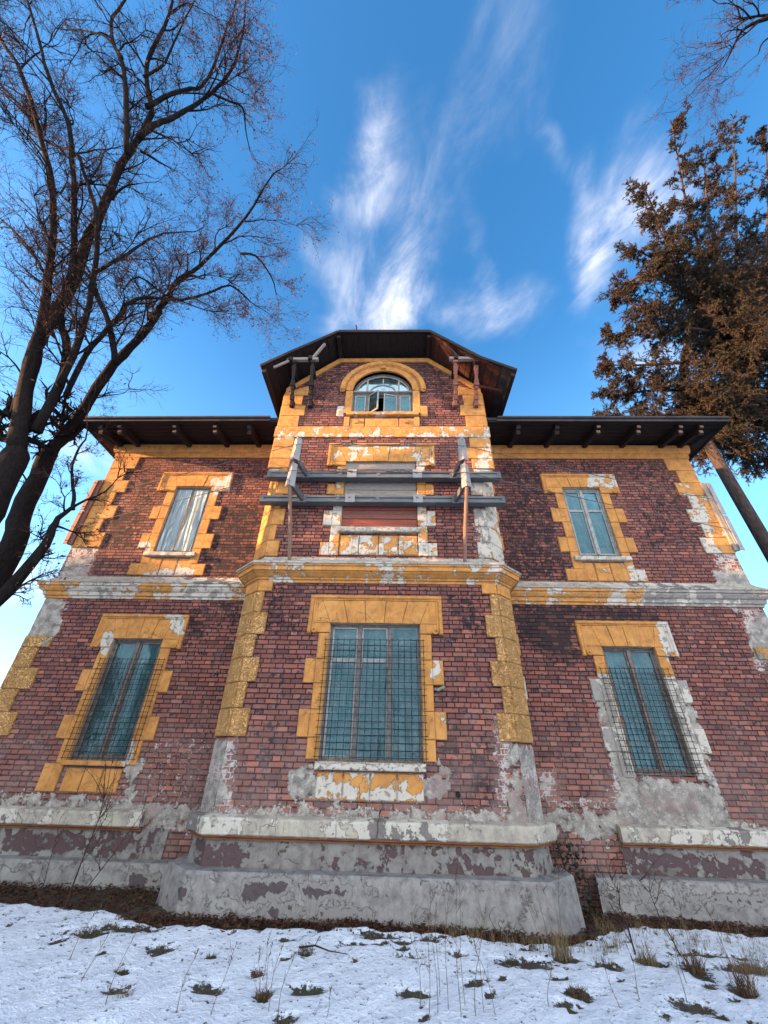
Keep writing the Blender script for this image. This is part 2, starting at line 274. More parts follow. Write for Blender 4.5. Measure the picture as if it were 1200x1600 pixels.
# ------------------------------------------------------------------ measured damage and dark patch maps (wall plane, channel, value, outline in metres)
DMG=[
 ('B','c',.92,[(1.95, 0.54), (2.2, 0.55), (2.27, -0.76), (2.44, -0.82), (1.91, -0.83), (1.95, -0.55), (2.07, -0.32), (2.09, 0.08), (2.02, 0.33)]),
 ('B','w',0.8,[(1.9, 0.66), (2.22, 0.64), (2.18, 0.08), (1.96, -0.76), (1.83, -0.77), (1.87, -0.09)]),
 ('B','c',.9,[(-2.46, -0.02), (-2.23, -0.01), (-2.11, -0.49), (-2.19, -0.82), (-2.56, -0.83)]),
 ('B','w',0.75,[(-2.48, 0.24), (-2.09, 0.24), (-2.03, -0.09), (-1.95, -0.71), (-2.35, -0.76)]),
 ('B','c',.95,[(-1.23, -0.2), (-0.98, -0.07), (-0.84, -0.11), (-0.93, -0.27), (1.06, -0.23), (0.99, -0.03), (1.16, -0.11), (1.19, -0.42), (1.04, -0.49), (-1.18, -0.54)]),
 ('B','c',0.62,[(-2.48, -0.61), (2.4, -0.55), (2.52, -0.85), (-2.58, -0.9)]),
 ('B','w',0.6,[(-2.49, -0.57), (2.4, -0.54), (2.52, -0.85), (-2.58, -0.9)]),
 ('B','s',0.9,[(-1.92, 3.06), (-0.29, 3.01), (-0.32, 2.76), (-1.93, 2.77)]),
 ('B','s',1,[(1.09, 0.35), (1.34, 0.34), (1.35, 0.13), (1.29, 0.09), (1.22, -0.42), (1.17, -0.42), (1.22, 0.07), (1.06, 0.12)]),
 ('B','s',0.6,[(1.52, 0.23), (1.91, 0.24), (1.89, -0.62), (1.31, -0.64)]),
 ('B','s',0.5,[(-1.84, 0.43), (-1.44, 0.48), (-1.43, -0.16), (-1.74, -0.09)]),
 ('B','s',0.55,[(-2.19, 2.86), (-1.33, 2.87), (-1.26, 1.84), (-2.09, 1.71)]),
 ('B','s',0.55,[(1.22, 2.71), (2.06, 2.72), (2.0, 1.78), (1.28, 1.77)]),
 ('B','w',0.75,[(1.98, 4.57), (2.36, 4.58), (2.23, 3.31), (1.94, 3.24)]),
 ('B','c',0.9,[(-2.4, 3.27), (2.5, 3.33), (2.46, 3.04), (-2.34, 2.99)]),
 ('B','s',0.6,[(-2.16, 9.5), (1.43, 9.47), (2.3, 7.45), (1.66, 7.45), (1.04, 8.41), (-1.0, 8.42), (-1.58, 7.46), (-2.23, 7.46)]),
 ('B','s',0.35,[(-0.45, 4.72), (2.02, 4.74), (1.9, 3.51), (1.39, 3.37), (-0.38, 3.49)]),
 ('M','c',1,[(-7.53, 2.86), (-6.78, 2.79), (-6.67, 2.11), (-6.74, 1.76), (-7.43, 1.75)]),
 ('M','w',0.35,[(-4.06, 0.25), (-2.92, 0.37), (-2.84, -0.79), (-4.02, -0.82)]),
 ('M','c',.72,[(-4.35, -0.15), (-4.06, -0.05), (-3.99, -0.64), (-4.25, -0.8)]),
 ('M','c',0.68,[(-6.38, -0.62), (-2.81, -0.68), (-2.8, -1.12), (-6.17, -0.99)]),
 ('M','w',0.5,[(-6.4, -0.58), (-2.82, -0.66), (-2.8, -1.12), (-6.2, -0.95)]),
 ('M','c',0.8,[(-7.24, 3.79), (-6.67, 3.88), (-6.55, 3.25), (-7.24, 3.24)]),
 ('M','w',0.7,[(-7.4, 4.3), (-6.62, 4.3), (-6.48, 3.25), (-7.13, 3.24)]),
 ('M','s',0.6,[(-6.46, 6.22), (-5.72, 6.33), (-5.69, 5.22), (-6.27, 5.03)]),  # darker patches on the upper left brick
 ('M','s',0.75,[(-4.48, 5.23), (-2.9, 5.43), (-2.73, 3.3), (-4.16, 3.28)]),
 ('M','s',0.7,[(-6.83, 5.02), (-5.85, 5.22), (-5.65, 3.98), (-6.45, 3.88)]),
 ('M','s',0.5,[(-4.61, 6.67), (-2.87, 6.67), (-2.81, 5.83), (-4.39, 5.82)]),
 ('M','s',0.7,[(-4.39, 2.62), (-3.58, 2.7), (-3.52, 1.96), (-3.94, 1.83)]),
 ('M','s',0.55,[(-3.63, 2.91), (-2.79, 2.93), (-2.79, 2.23), (-3.42, 2.09)]),
 ('M','s',1,[(2.83, 2.83), (4.56, 2.85), (5.72, 2.76), (5.74, 2.43), (4.14, 2.47), (3.95, 2.21), (3.96, 1.71), (3.62, 1.59), (3.07, 1.94), (2.77, 2.06)]),
 ('M','s',0.65,[(2.99, 6.69), (4.24, 6.7), (4.17, 4.08), (4.29, 3.38), (2.76, 3.29)]),
 ('M','s',0.45,[(4.27, 6.81), (7.58, 6.82), (7.57, 5.14), (7.45, 4.11), (5.89, 4.1), (6.3, 5.88), (4.18, 6.38)]),
 ('M','c',.95,[(4.07, 1.2), (4.23, 0.93), (4.34, 0.13), (4.41, -0.17), (5.59, -0.26), (5.77, -0.34), (5.79, -0.76), (6.33, -0.79), (6.21, -1.02), (3.79, -1.04), (4.12, -0.24), (4.09, 0.41)]),
 ('M','c',0.8,[(5.67, 1.23), (5.86, 0.96), (5.74, -0.03), (5.77, -0.34), (5.45, -0.35), (5.51, 0.34)]),
 ('M','w',0.8,[(4.29, 0.32), (4.34, -0.06), (4.13, -0.59), (3.87, -0.6), (4.12, 0.12)]),
 ('M','w',0.9,[(2.79, -0.12), (3.1, -0.11), (3.07, -0.55), (2.78, -0.55)]),
 ('M','w',1,[(2.86, -0.52), (3.91, -0.53), (3.87, -0.58), (2.88, -0.59)]),
 ('M','c',1,[(7.78, 2.72), (8.23, 2.73), (7.73, 1.72), (7.33, 1.71), (7.41, 2.26)]),
 ('M','w',0.7,[(7.48, 2.92), (8.07, 2.79), (7.4, 1.42), (7.22, 1.53), (7.37, 2.39)]),
 ('M','c',1,[(7.09, 2.99), (7.64, 2.99), (7.4, 2.69)]),
 ('M','c',1,[(7.28, 3.6), (8.06, 3.61), (8.14, 3.07), (7.28, 3.13)]),
 ('M','w',0.7,[(7.56, 5.7), (8.26, 5.7), (7.94, 3.5), (7.4, 3.49), (7.45, 4.27)]),
 ('M','c',0.7,[(2.77, -0.6), (4.07, -0.61), (3.87, -1.12), (2.71, -0.95)]),
 ('M','s',0.4,[(2.41, 0.09), (2.96, 0.1), (2.96, -0.94), (2.45, -0.96)]),
]
PEEL=[
 ('B',0.6,[(-0.7, -0.19), (-0.31, -0.23), (-0.16, -0.41), (0.21, -0.3), (0.58, -0.39), (1.01, -0.23), (1.04, -0.53), (-0.89, -0.57)]),
 ('B',0.8,[(-0.97, -0.07), (1.16, -0.04), (1.15, -0.19), (-0.95, -0.23)]),
 ('B',0.52,[(-1.29, 4.86), (-0.62, 4.87), (-0.57, 3.47), (-0.35, 3.0), (-1.09, 2.99)]),
 ('B',0.55,[(0.72, 4.88), (1.48, 4.88), (1.27, 3.64), (1.43, 3.09), (0.75, 3.01)]),
 ('B',0.46,[(-0.79, 3.83), (0.9, 3.85), (0.88, 3.08), (-0.73, 3.06)]),
 ('B',0.65,[(1.99, 4.72), (2.83, 4.72), (2.59, 3.17), (1.84, 3.16)]),
 ('B',0.48,[(-1.14, 6.25), (1.27, 6.25), (1.24, 5.49), (0.66, 5.49), (0.67, 6.15), (-0.51, 5.76), (-1.07, 5.48)]),
 ('B',0.5,[(2.18, 6.35), (2.7, 6.36), (2.58, 5.41), (2.09, 5.41)]),
 ('B',0.48,[(-2.62, 6.87), (2.7, 6.87), (2.64, 6.4), (-2.54, 6.39)]),
 ('B',0.7,[(0.96, 1.49), (1.15, 1.49), (1.13, 1.14), (0.94, 1.13)]),
 ('B',0.6,[(1.05, 0.66), (1.21, 0.66), (1.18, 0.22), (1.08, 0.22)]),
 ('M',0.65,[(5.62, 2.59), (6.16, 2.6), (5.92, 1.68), (5.58, 1.67)]),
 ('M',0.85,[(4.01, 1.47), (4.43, 1.48), (4.49, -0.37), (3.65, -0.38)]),
 ('M',0.75,[(5.44, 1.44), (6.24, 1.51), (5.8, -0.34), (5.24, -0.31)]),
 ('M',0.62,[(-4.52, 6.04), (-3.88, 6.21), (-3.78, 5.56), (-4.29, 5.5)]),
 ('M',0.65,[(-5.71, 4.21), (-5.36, 4.3), (-5.27, 3.8), (-5.66, 3.64)]),
 ('M',0.65,[(-5.7, 2.12), (-5.36, 2.12), (-5.4, 1.55), (-5.65, 1.67)]),
 ('M',0.6,[(-4.56, 2.54), (-4.01, 2.55), (-3.9, 1.95), (-4.33, 2.14)]),
 ('M',0.7,[(-4.51, 0.24), (-4.28, 0.24), (-4.14, -0.6), (-4.3, -0.6)]),
 ('M',0.68,[(-5.38, 3.48), (-4.09, 3.57), (-4.14, 3.27), (-5.3, 3.25)]),
 ('M',0.6,[(7.0, 5.67), (7.92, 5.68), (7.6, 4.02), (6.87, 3.93)]),
 ('M',0.55,[(5.2, 6.26), (6.33, 6.26), (6.17, 5.76), (5.08, 5.76)]),
 ('M',0.65,[(5.49, 3.76), (5.97, 3.77), (5.82, 3.1), (5.3, 3.16)]),
]
LIMBS=[
 (0.3,0.22,[(-3.05, -4.02, 0.6), (-3.69, -3.65, 1.7), (-5.48, -2.26, 3.0), (-6.36, -1.83, 4.4)]),
 (0.2,0.03,[(-6.36, -1.83, 4.4), (-6.83, -1.97, 5.89), (-6.96, -2.2, 6.91), (-6.89, -2.38, 7.7), (-6.71, -2.53, 8.5), (-6.54, -3.01, 9.77), (-6.36, -3.25, 10.43), (-6.09, -3.7, 11.51), (-5.83, -3.93, 12.15), (-5.55, -4.27, 12.94), (-5.72, -4.71, 13.77), (-5.63, -5.03, 14.37), (-5.27, -5.46, 15.29), (-5.18, -5.86, 16.0)]),
 (0.15,0.03,[(-6.8, -1.87, 5.3), (-6.96, -2.12, 6.46), (-6.95, -2.42, 7.5), (-7.01, -2.74, 8.35), (-7.08, -3.23, 9.49), (-7.26, -3.76, 10.62), (-7.57, -4.14, 11.43), (-8.19, -4.9, 12.96), (-8.73, -5.25, 13.74), (-9.2, -5.62, 14.5)]),
 (0.13,0.03,[(-6.33, -1.78, 5.0), (-6.35, -1.88, 6.14), (-6.41, -2.14, 7.01), (-6.71, -2.4, 7.76), (-6.65, -2.76, 8.73), (-6.74, -3.24, 9.8), (-6.95, -3.93, 11.22), (-7.11, -4.33, 12.02), (-7.7, -4.86, 13.12), (-7.9, -5.16, 13.7), (-8.41, -5.85, 15.0)]),
 (0.1,0.02,[(-5.98, -2.17, 5.8), (-5.99, -2.34, 6.96), (-6.0, -2.7, 8.17), (-6.1, -3.16, 9.38), (-6.24, -3.44, 10.03), (-6.6, -3.77, 10.84), (-6.85, -3.98, 11.34), (-7.73, -4.0, 11.97), (-8.44, -4.06, 12.5)]),
 (0.22,0.17,[(-2.07, -4.85, 0.5), (-5.03, -2.0, 1.8), (-6.08, -1.23, 2.7), (-6.6, -0.98, 3.7), (-6.78, -0.89, 4.6), (-6.8, -0.97, 5.2)]),
 (0.16,0.025,[(-6.8, -0.97, 5.2), (-6.55, -1.06, 5.98), (-6.07, -1.41, 7.13), (-5.82, -1.53, 7.59), (-5.48, -1.66, 8.15), (-5.18, -1.88, 8.69), (-5.72, -1.5, 8.96), (-5.4, -1.68, 9.42), (-5.05, -1.95, 9.96), (-4.64, -2.02, 10.43), (-4.17, -2.24, 11.0), (-3.56, -2.56, 11.74), (-3.04, -3.0, 12.5)]),
 (0.09,0.02,[(-5.28, -2.07, 6.6), (-5.58, -2.3, 7.44), (-6.13, -2.58, 8.4), (-6.14, -2.61, 8.49), (-6.48, -2.69, 8.87), (-7.34, -2.9, 9.8), (-8.41, -2.83, 10.5)]),
 (0.08,0.02,[(-6.22, -1.77, 5.9), (-5.88, -2.15, 6.66), (-5.52, -2.36, 7.26), (-5.22, -2.52, 7.71), (-5.22, -2.57, 7.77), (-4.94, -2.52, 8.13), (-4.57, -2.15, 8.68), (-4.15, -2.03, 9.12), (-3.66, -1.99, 9.56), (-3.45, -1.34, 10.0)]),
 (0.06,0.015,[(-6.29, -2.62, 9.0), (-6.02, -2.53, 9.99), (-5.84, -2.53, 10.51), (-5.56, -2.48, 11.14), (-5.15, -2.15, 12.0)]),
 (0.1,0.02,[(-5.37, -4.18, 11.5), (-5.14, -4.28, 11.94), (-4.95, -4.28, 12.26), (-4.61, -4.33, 12.79), (-4.13, -4.48, 13.51), (-3.76, -4.7, 14.14), (-3.54, -5.05, 14.84), (-3.44, -5.41, 15.5)]),
 (0.04,0.012,[(-3.96, -4.57, 13.0), (-3.65, -4.37, 13.16), (-3.4, -4.26, 13.26), (-3.5, -3.86, 13.42), (-3.59, -3.36, 13.6)]),
 (0.08,0.02,[(-5.33, -4.49, 12.3), (-5.02, -4.56, 12.73), (-4.67, -4.59, 13.19), (-4.35, -4.58, 13.57), (-4.02, -4.93, 14.27), (-3.79, -5.35, 15.0)]),
 (0.09,0.02,[(-5.54, -4.06, 11.0), (-5.73, -4.52, 12.2), (-5.96, -4.99, 13.33), (-6.3, -5.25, 13.99), (-6.37, -5.52, 14.59), (-6.16, -5.72, 15.16), (-6.13, -5.88, 15.5)]),
 (0.04,0.012,[(-5.75, -5.12, 13.0), (-6.15, -5.35, 13.49), (-6.67, -5.42, 13.86), (-7.77, -5.4, 14.5)]),
 (0.05,0.015,[(-7.15, -2.83, 8.6), (-7.66, -2.95, 9.23), (-8.36, -3.06, 9.95), (-8.86, -3.13, 10.42), (-9.36, -3.28, 11.0)]),
 (0.06,0.02,[(-7.96, -4.0, 12.0), (-8.07, -4.12, 12.23), (-8.69, -4.48, 13.02), (-9.17, -4.65, 13.48), (-9.56, -4.91, 14.0)]),
 (0.14,0.03,[(-2.34, -4.59, 0.6), (-4.12, -2.72, 1.3), (-4.76, -2.13, 1.9), (-5.04, -1.73, 2.3), (-5.29, -1.49, 3.0), (-5.44, -1.31, 3.4), (-5.24, -1.19, 3.8), (-5.14, -1.09, 4.1), (-4.87, -1.03, 4.2)]),
 (0.05,0.012,[(-5.34, -1.29, 3.6), (-5.52, -1.25, 3.98), (-5.79, -1.24, 4.46), (-5.89, -1.27, 4.94), (-5.88, -1.24, 5.3), (-5.94, -1.3, 5.6)]),
 (0.05,0.012,[(-6.76, -1.43, 4.8), (-7.53, -1.34, 5.42), (-8.18, -1.34, 6.0)]),
 (0.05,0.012,[(-5.23, -4.1, 11.0), (-4.99, -3.96, 11.0), (-4.68, -3.78, 11.0)]),
 (0.05,0.012,[(-5.75, -3.58, 10.0), (-5.48, -3.75, 10.15), (-5.19, -3.76, 10.3)]),
 (0.05,0.012,[(-4.75, -2.23, 9.2), (-4.45, -2.34, 9.36), (-4.23, -2.17, 9.52), (-4.17, -2.3, 9.6)]),
 (0.05,0.012,[(-4.75, -1.98, 9.0), (-5.0, -2.15, 8.91), (-5.26, -2.64, 8.73), (-5.7, -2.38, 8.6)]),
 (0.05,0.012,[(-5.53, -4.81, 13.2), (-5.14, -4.93, 13.66), (-4.8, -5.33, 14.35), (-4.45, -5.7, 15.0)]),
 (0.05,0.012,[(-3.85, -1.87, 11.4), (-3.42, -1.85, 11.3), (-3.09, -1.41, 11.12), (-3.04, -0.98, 11.0)]),
]
SPR=[
 [(10.97, -1.91, 21.0), (11.81, 0.0, 18.5), (12.99, 1.66, 16.0)],
 [(9.28, -1.1, 18.0), (10.61, 0.26, 16.5), (12.53, 1.6, 15.0)],
 [(13.84, -1.73, 22.0), (14.03, 0.22, 19.0), (14.11, 1.67, 16.0)],
 [(14.99, -1.54, 21.5), (14.91, 0.04, 18.5), (14.5, 1.41, 15.5)],
 [(8.86, 0.13, 16.0), (10.52, 0.65, 15.0), (12.27, 1.51, 14.0)],
 [(8.67, 1.45, 15.0), (9.23, 0.51, 14.75), (12.06, 1.56, 14.5)],
 [(8.35, 2.04, 13.5), (9.72, 1.51, 13.25), (11.92, 1.61, 13.0)],
 [(8.07, 2.54, 12.5), (9.4, 2.36, 12.25), (11.44, 2.18, 12.0)],
 [(8.2, 3.18, 11.5), (9.66, 2.88, 11.5), (11.52, 2.6, 11.5)],
 [(7.45, 3.33, 10.6), (9.12, 3.27, 10.6), (11.17, 2.97, 10.6)],
 [(13.07, 2.61, 11.5), (12.29, 2.75, 11.0), (11.29, 2.87, 10.5)],
 [(13.8, 1.62, 13.0), (13.27, 2.11, 12.25), (11.96, 2.61, 11.5)],
 [(13.22, 2.98, 10.3), (12.29, 3.04, 10.05), (11.14, 3.09, 9.8)],
 [(11.69, -1.42, 19.0), (11.95, -0.15, 17.0), (13.25, 1.61, 15.0)],
 [(9.17, -0.77, 16.0), (10.94, 0.75, 14.75), (12.82, 1.95, 13.5)],
 [(15.53, -0.39, 19.0), (15.62, 1.1, 17.25), (15.12, 2.17, 15.5)],
 [(14.31, 4.42, 9.5), (12.9, 3.78, 9.25), (11.18, 3.17, 9.0)],
 [(9.15, 1.24, 14.0), (10.44, 1.43, 13.5), (12.32, 1.86, 13.0)],
 [(14.18, 2.61, 11.5), (13.68, 2.97, 11.25), (12.27, 3.04, 11.0)],
]
TR=[
 [(9.46, -5.26, 15.0), (9.02, -5.17, 15.0), (8.68, -5.04, 15.0), (8.59, -4.89, 15.0), (8.59, -4.63, 15.0), (8.58, -4.42, 15.0)],
 [(9.33, -4.88, 15.0), (9.25, -4.78, 15.0), (9.29, -4.62, 15.0), (9.22, -4.57, 15.0)],
 [(8.72, -5.18, 15.0), (8.28, -5.37, 15.0), (7.95, -5.43, 15.0)],
 [(8.62, -5.01, 15.0), (8.26, -5.0, 15.0), (8.07, -4.82, 15.0)],
]
PEEL += [
 ('P',0.95,[(-1.63, -1.34), (-0.88, -1.35), (-0.93, -1.46), (-1.23, -1.56), (-1.54, -1.62)]),
 ('P',0.92,[(-0.85, -1.37), (-0.15, -1.37), (-0.17, -1.52), (-0.79, -1.54)]),
 ('P',0.9,[(-1.77, -1.65), (-1.59, -1.65), (-1.58, -1.79), (-1.74, -1.79)]),
 ('P',0.85,[(-0.05, -1.35), (0.14, -1.36), (0.12, -1.47), (-0.03, -1.46)]),
 ('P',0.6,[(-1.53, -1.66), (-1.23, -1.58), (-0.9, -1.47), (-0.79, -1.55), (0.16, -1.53), (0.15, -1.71), (-1.46, -1.79)]),
 ('P',0.85,[(-2.45, -1.41), (-2.2, -1.43), (-2.3, -1.64), (-2.46, -1.58)]),
 ('P',0.85,[(0.56, -1.55), (0.78, -1.55), (0.77, -1.67), (0.55, -1.68)]),
 ('P',0.95,[(-3.7, -1.44), (-3.25, -1.59), (-3.27, -1.87), (-3.56, -1.88)]),
 ('P',0.8,[(3.38, -1.55), (5.74, -1.53), (5.66, -1.7), (3.34, -1.7)]),
 ('P',0.8,[(-3.36, -1.51), (-3.16, -1.5), (-3.11, -1.72), (-3.26, -1.72)]),
 ('U',0.63,[(-2.56, -0.99), (-1.54, -1.04), (-1.59, -1.22), (-1.91, -1.39), (-2.43, -1.37)]),
 ('U',0.6,[(-1.55, -1.02), (2.31, -0.99), (2.3, -1.04), (-1.53, -1.08)]),
 ('U',0.62,[(1.0, -1.15), (1.7, -1.14), (1.72, -1.41), (1.07, -1.41)]),
 ('U',0.6,[(-0.47, -1.12), (-0.12, -1.12), (-0.13, -1.21), (-0.46, -1.22)]),
 ('U',0.64,[(-6.09, -1.09), (-4.47, -1.11), (-3.62, -1.14), (-3.95, -1.39), (-5.92, -1.4)]),
 ('U',0.6,[(3.81, -1.12), (6.11, -1.17), (5.99, -1.43), (4.96, -1.42), (4.15, -1.26)]),
 ('U',0.9,[(4.05, -1.26), (4.92, -1.28), (4.66, -1.47), (4.0, -1.43)]),
]
BLOCKER_TOP = 7.5
def sdf(poly, X, Z):
    """signed distance (inside positive) of points to a polygon"""
    P = np.array(poly, float); Q = np.roll(P, -1, 0); D = np.full(X.shape, 1e9); ins = np.zeros(X.shape, bool)
    for (x0, z0), (x1, z1) in zip(P, Q):
        ex, ez = x1-x0, z1-z0; L = ex*ex+ez*ez+1e-12
        t = np.clip(((X-x0)*ex+(Z-z0)*ez)/L, 0, 1)
        D = np.minimum(D, np.hypot(X-x0-t*ex, Z-z0-t*ez))
        c = ((z0 > Z) != (z1 > Z)) & (X < ex*(Z-z0)/(z1-z0+1e-12)+x0); ins ^= c
    return np.where(ins, D, -D)
def wall_dmg(pl, X, Z):
    out = np.zeros((len(X), 4)); out[:, 3] = 1
    for a, ch, v, poly in DMG:
        if a != pl: continue
        soft = .13 if ch in 'cw' else .22
        k = np.clip(.5+sdf(poly, X, Z)/(2*soft), 0, 1)*v
        i = 'cws'.index(ch); out[:, i] = np.maximum(out[:, i], k)
    # grime on every wall
    out[:, 2] = np.maximum(out[:, 2], .22)
    return out
def peel_at(pl, X, Z, base):
    k = np.full(X.shape, float(base))
    for a, v, poly in PEEL:
        if a == pl: k = np.maximum(k, np.clip(.5+sdf(poly, X, Z)/.16, 0, 1)*v)
    return k
def hn(x, y, z=0.):
    """cheap smooth noise in [-1, 1]"""
    return (np.sin(x*7.1+y*3.3+z*5.7)*.4+np.sin(x*17.3-y*13.1+z*9.1+1.3)*.3+np.sin(-x*31.7+y*27.9-z*23.3+4.1)*.2+np.sin(x*63.1+y*57.3+z*49.7+2.2)*.1)
class MB:
    def __init__(s): s.v = []; s.f = []; s.c = []; s.uv = []
    def add(s, verts, faces, col=None, uv=None):
        o = len(s.v); s.v.extend(verts); s.f.extend([tuple(i+o for i in f) for f in faces])
        s.c.extend(col if col is not None else [(0, 0, 0, 1)]*len(verts)); s.uv.extend(uv if uv is not None else [(0, 0)]*len(verts))
    def box(s, c, sz, rot=None):
        hx, hy, hz = (q/2 for q in sz); b = min(.006, hx*.3, hy*.3, hz*.3)
        vs = []
        for sx in (-1, 1):
            for sy in (-1, 1):
                for sz_ in (-1, 1):
                    for k in range(3):
                        q = [sx*hx, sy*hy, sz_*hz]; q[k] -= [sx, sy, sz_][k]*0; 
                        for j in range(3):
                            if j != k: q[j] -= [sx, sy, sz_][j]*b
                        vs.append(Vector(q))
        idx = lambda sx, sy, sz_, k: ((sx > 0)*4+(sy > 0)*2+(sz_ > 0))*3+k
        fs = []
        for k in range(3):
            for sg in (-1, 1):
                a, bb = [(1, 2), (2, 0), (0, 1)][k]; ring = []
                for (p1, p2) in ((-1, -1), (1, -1), (1, 1), (-1, 1)):
                    q = [0, 0, 0]; q[k] = sg; q[a] = p1; q[bb] = p2; ring.append(idx(*q, k))
                fs.append(tuple(ring if sg > 0 else ring[::-1]))
        for a in range(3):
            b1, b2 = (a+1) % 3, (a+2) % 3
            for s1 in (-1, 1):
                for s2 in (-1, 1):
                    def I(e, k):
                        q = [0, 0, 0]; q[a] = e; q[b1] = s1; q[b2] = s2; return idx(*q, k)
                    fs.append((I(-1, b1), I(1, b1), I(1, b2), I(-1, b2)))
        for sx in (-1, 1):
            for sy in (-1, 1):
                for sz_ in (-1, 1): fs.append((idx(sx, sy, sz_, 0), idx(sx, sy, sz_, 1), idx(sx, sy, sz_, 2)))
        if rot is not None: vs = [rot @ v for v in vs]
        c = Vector(c); s.add([tuple(v+c) for v in vs], fs)
    def beam(s, a, b, wx, wz, roll=0):
        a = Vector(a); b = Vector(b); d = b-a
        q = d.to_track_quat('Y', 'Z').to_matrix() @ Matrix.Rotation(roll, 3, 'Y')
        s.box((a+b)/2, (wx, d.length, wz), q)
    def tube(s, pts, rads, n=6, cap=True):
        pts = [Vector(q) for q in pts]
        if not hasattr(rads, '__len__'): rads = [rads]*len(pts)
        vs = []; fs = []; up = None
        for i, q in enumerate(pts):
            t = (pts[min(i+1, len(pts)-1)]-pts[max(i-1, 0)])
            t = t.normalized() if t.length > 1e-9 else Vector((0, 0, 1))
            if up is None: up = t.orthogonal().normalized()
            up = (up-t*up.dot(t)); up = up.normalized() if up.length > 1e-6 else t.orthogonal().normalized()
            si = t.cross(up)
            for k in range(n):
                a = 2*PI*k/n; vs.append(tuple(q+(up*math.cos(a)+si*math.sin(a))*rads[i]))
        for i in range(len(pts)-1):
            for k in range(n): fs.append((i*n+k, i*n+(k+1) % n, (i+1)*n+(k+1) % n, (i+1)*n+k))
        if cap: fs.append(tuple(range(n))[::-1]); fs.append(tuple((len(pts)-1)*n+k for k in range(n)))
        s.add(vs, fs)
    def build(s, name, mat, parent=None, smooth=False, recalc=True):
        me = bpy.data.meshes.new(name); me.from_pydata([tuple(map(float, v)) for v in s.v], [], s.f); me.update()
        if recalc:
            import bmesh
            bm = bmesh.new(); bm.from_mesh(me); bmesh.ops.recalc_face_normals(bm, faces=bm.faces); bm.to_mesh(me); bm.free()
        li = np.zeros(len(me.loops), dtype=np.int32); me.loops.foreach_get('vertex_index', li)
        uvl = me.uv_layers.new(name='wall'); uvl.data.foreach_set('uv', np.array(s.uv, np.float32)[li].ravel())
        ca = me.color_attributes.new('dmg', 'FLOAT_COLOR', 'POINT'); ca.data.foreach_set('color', np.array(s.c, np.float32).ravel())
        me.materials.append(M_[mat] if isinstance(mat, str) else mat)
        if smooth: me.polygons.foreach_set('use_smooth', [True]*len(me.polygons))
        o = bpy.data.objects.new(name, me); COL.objects.link(o)
        if parent is not None: o.parent = parent
        return o
def empty(name, loc=(0, 0, 0)):
    # things stay at the origin in local terms: the Empty sits at the base and children are offset back
    o = bpy.data.objects.new(name, None); COL.objects.link(o); return o
def tag(o, label=None, cat=None, group=None, kind=None):
    if label: o['label'] = label
    if cat: o['category'] = cat
    if group: o['group'] = group
    if kind: o['kind'] = kind
    return o
# frames: (u, d, z) -> world; d is distance out of the wall face
MY = 1.08; HB = 2.236; CH = .32; XS = HB+CH; ZB = -1.95; S2 = math.sqrt(.5)
F_main = lambda u, d, z: (u, MY-d, z)
F_bay = lambda u, d, z: (u, -d, z)
F_chL = lambda u, d, z: (-HB-u*S2-d*S2, u*S2-d*S2, z)      # u runs back from the front arris
F_chR = lambda u, d, z: (HB+u*S2+d*S2, u*S2-d*S2, z)
F_sL = lambda u, d, z: (-XS-d, CH+u, z)
F_sR = lambda u, d, z: (XS+d, CH+u, z)
CHW = CH/S2
def wall(mb, F, us, zs, pl, uofs=0, usgn=1, keep=None, extra=None, rough=True):
    us = np.array(us); zs = np.array(zs); U, Z = np.meshgrid(us, zs); X = uofs+usgn*U
    c = wall_dmg(pl, X.ravel(), Z.ravel())
    if extra is not None: c = extra(X.ravel(), Z.ravel(), c)
    d = np.clip(c[:, 0]-.3, 0, 1)*.012*(1+hn(X.ravel(), Z.ravel()))
    vs = [F(u, dd, z) for u, dd, z in zip(U.ravel(), d, Z.ravel())]; n = len(us)
    fs = []
    for i in range(len(zs)-1):
        for k in range(n-1):
            if keep is None or keep((us[k]+us[k+1])/2, (zs[i]+zs[i+1])/2): fs.append((i*n+k, i*n+k+1, (i+1)*n+k+1, (i+1)*n+k))
    mb.add(vs, fs, [tuple(q) for q in c], list(zip(X.ravel(), Z.ravel())))
def lin(a, b, step, *extra):
    n = max(1, int(round(abs(b-a)/step))); v = list(np.linspace(a, b, n+1))
    for e in extra:
        if min(a, b) < e < max(a, b): v.append(e)
    v = sorted(set(round(float(q), 4) for q in v)); return v
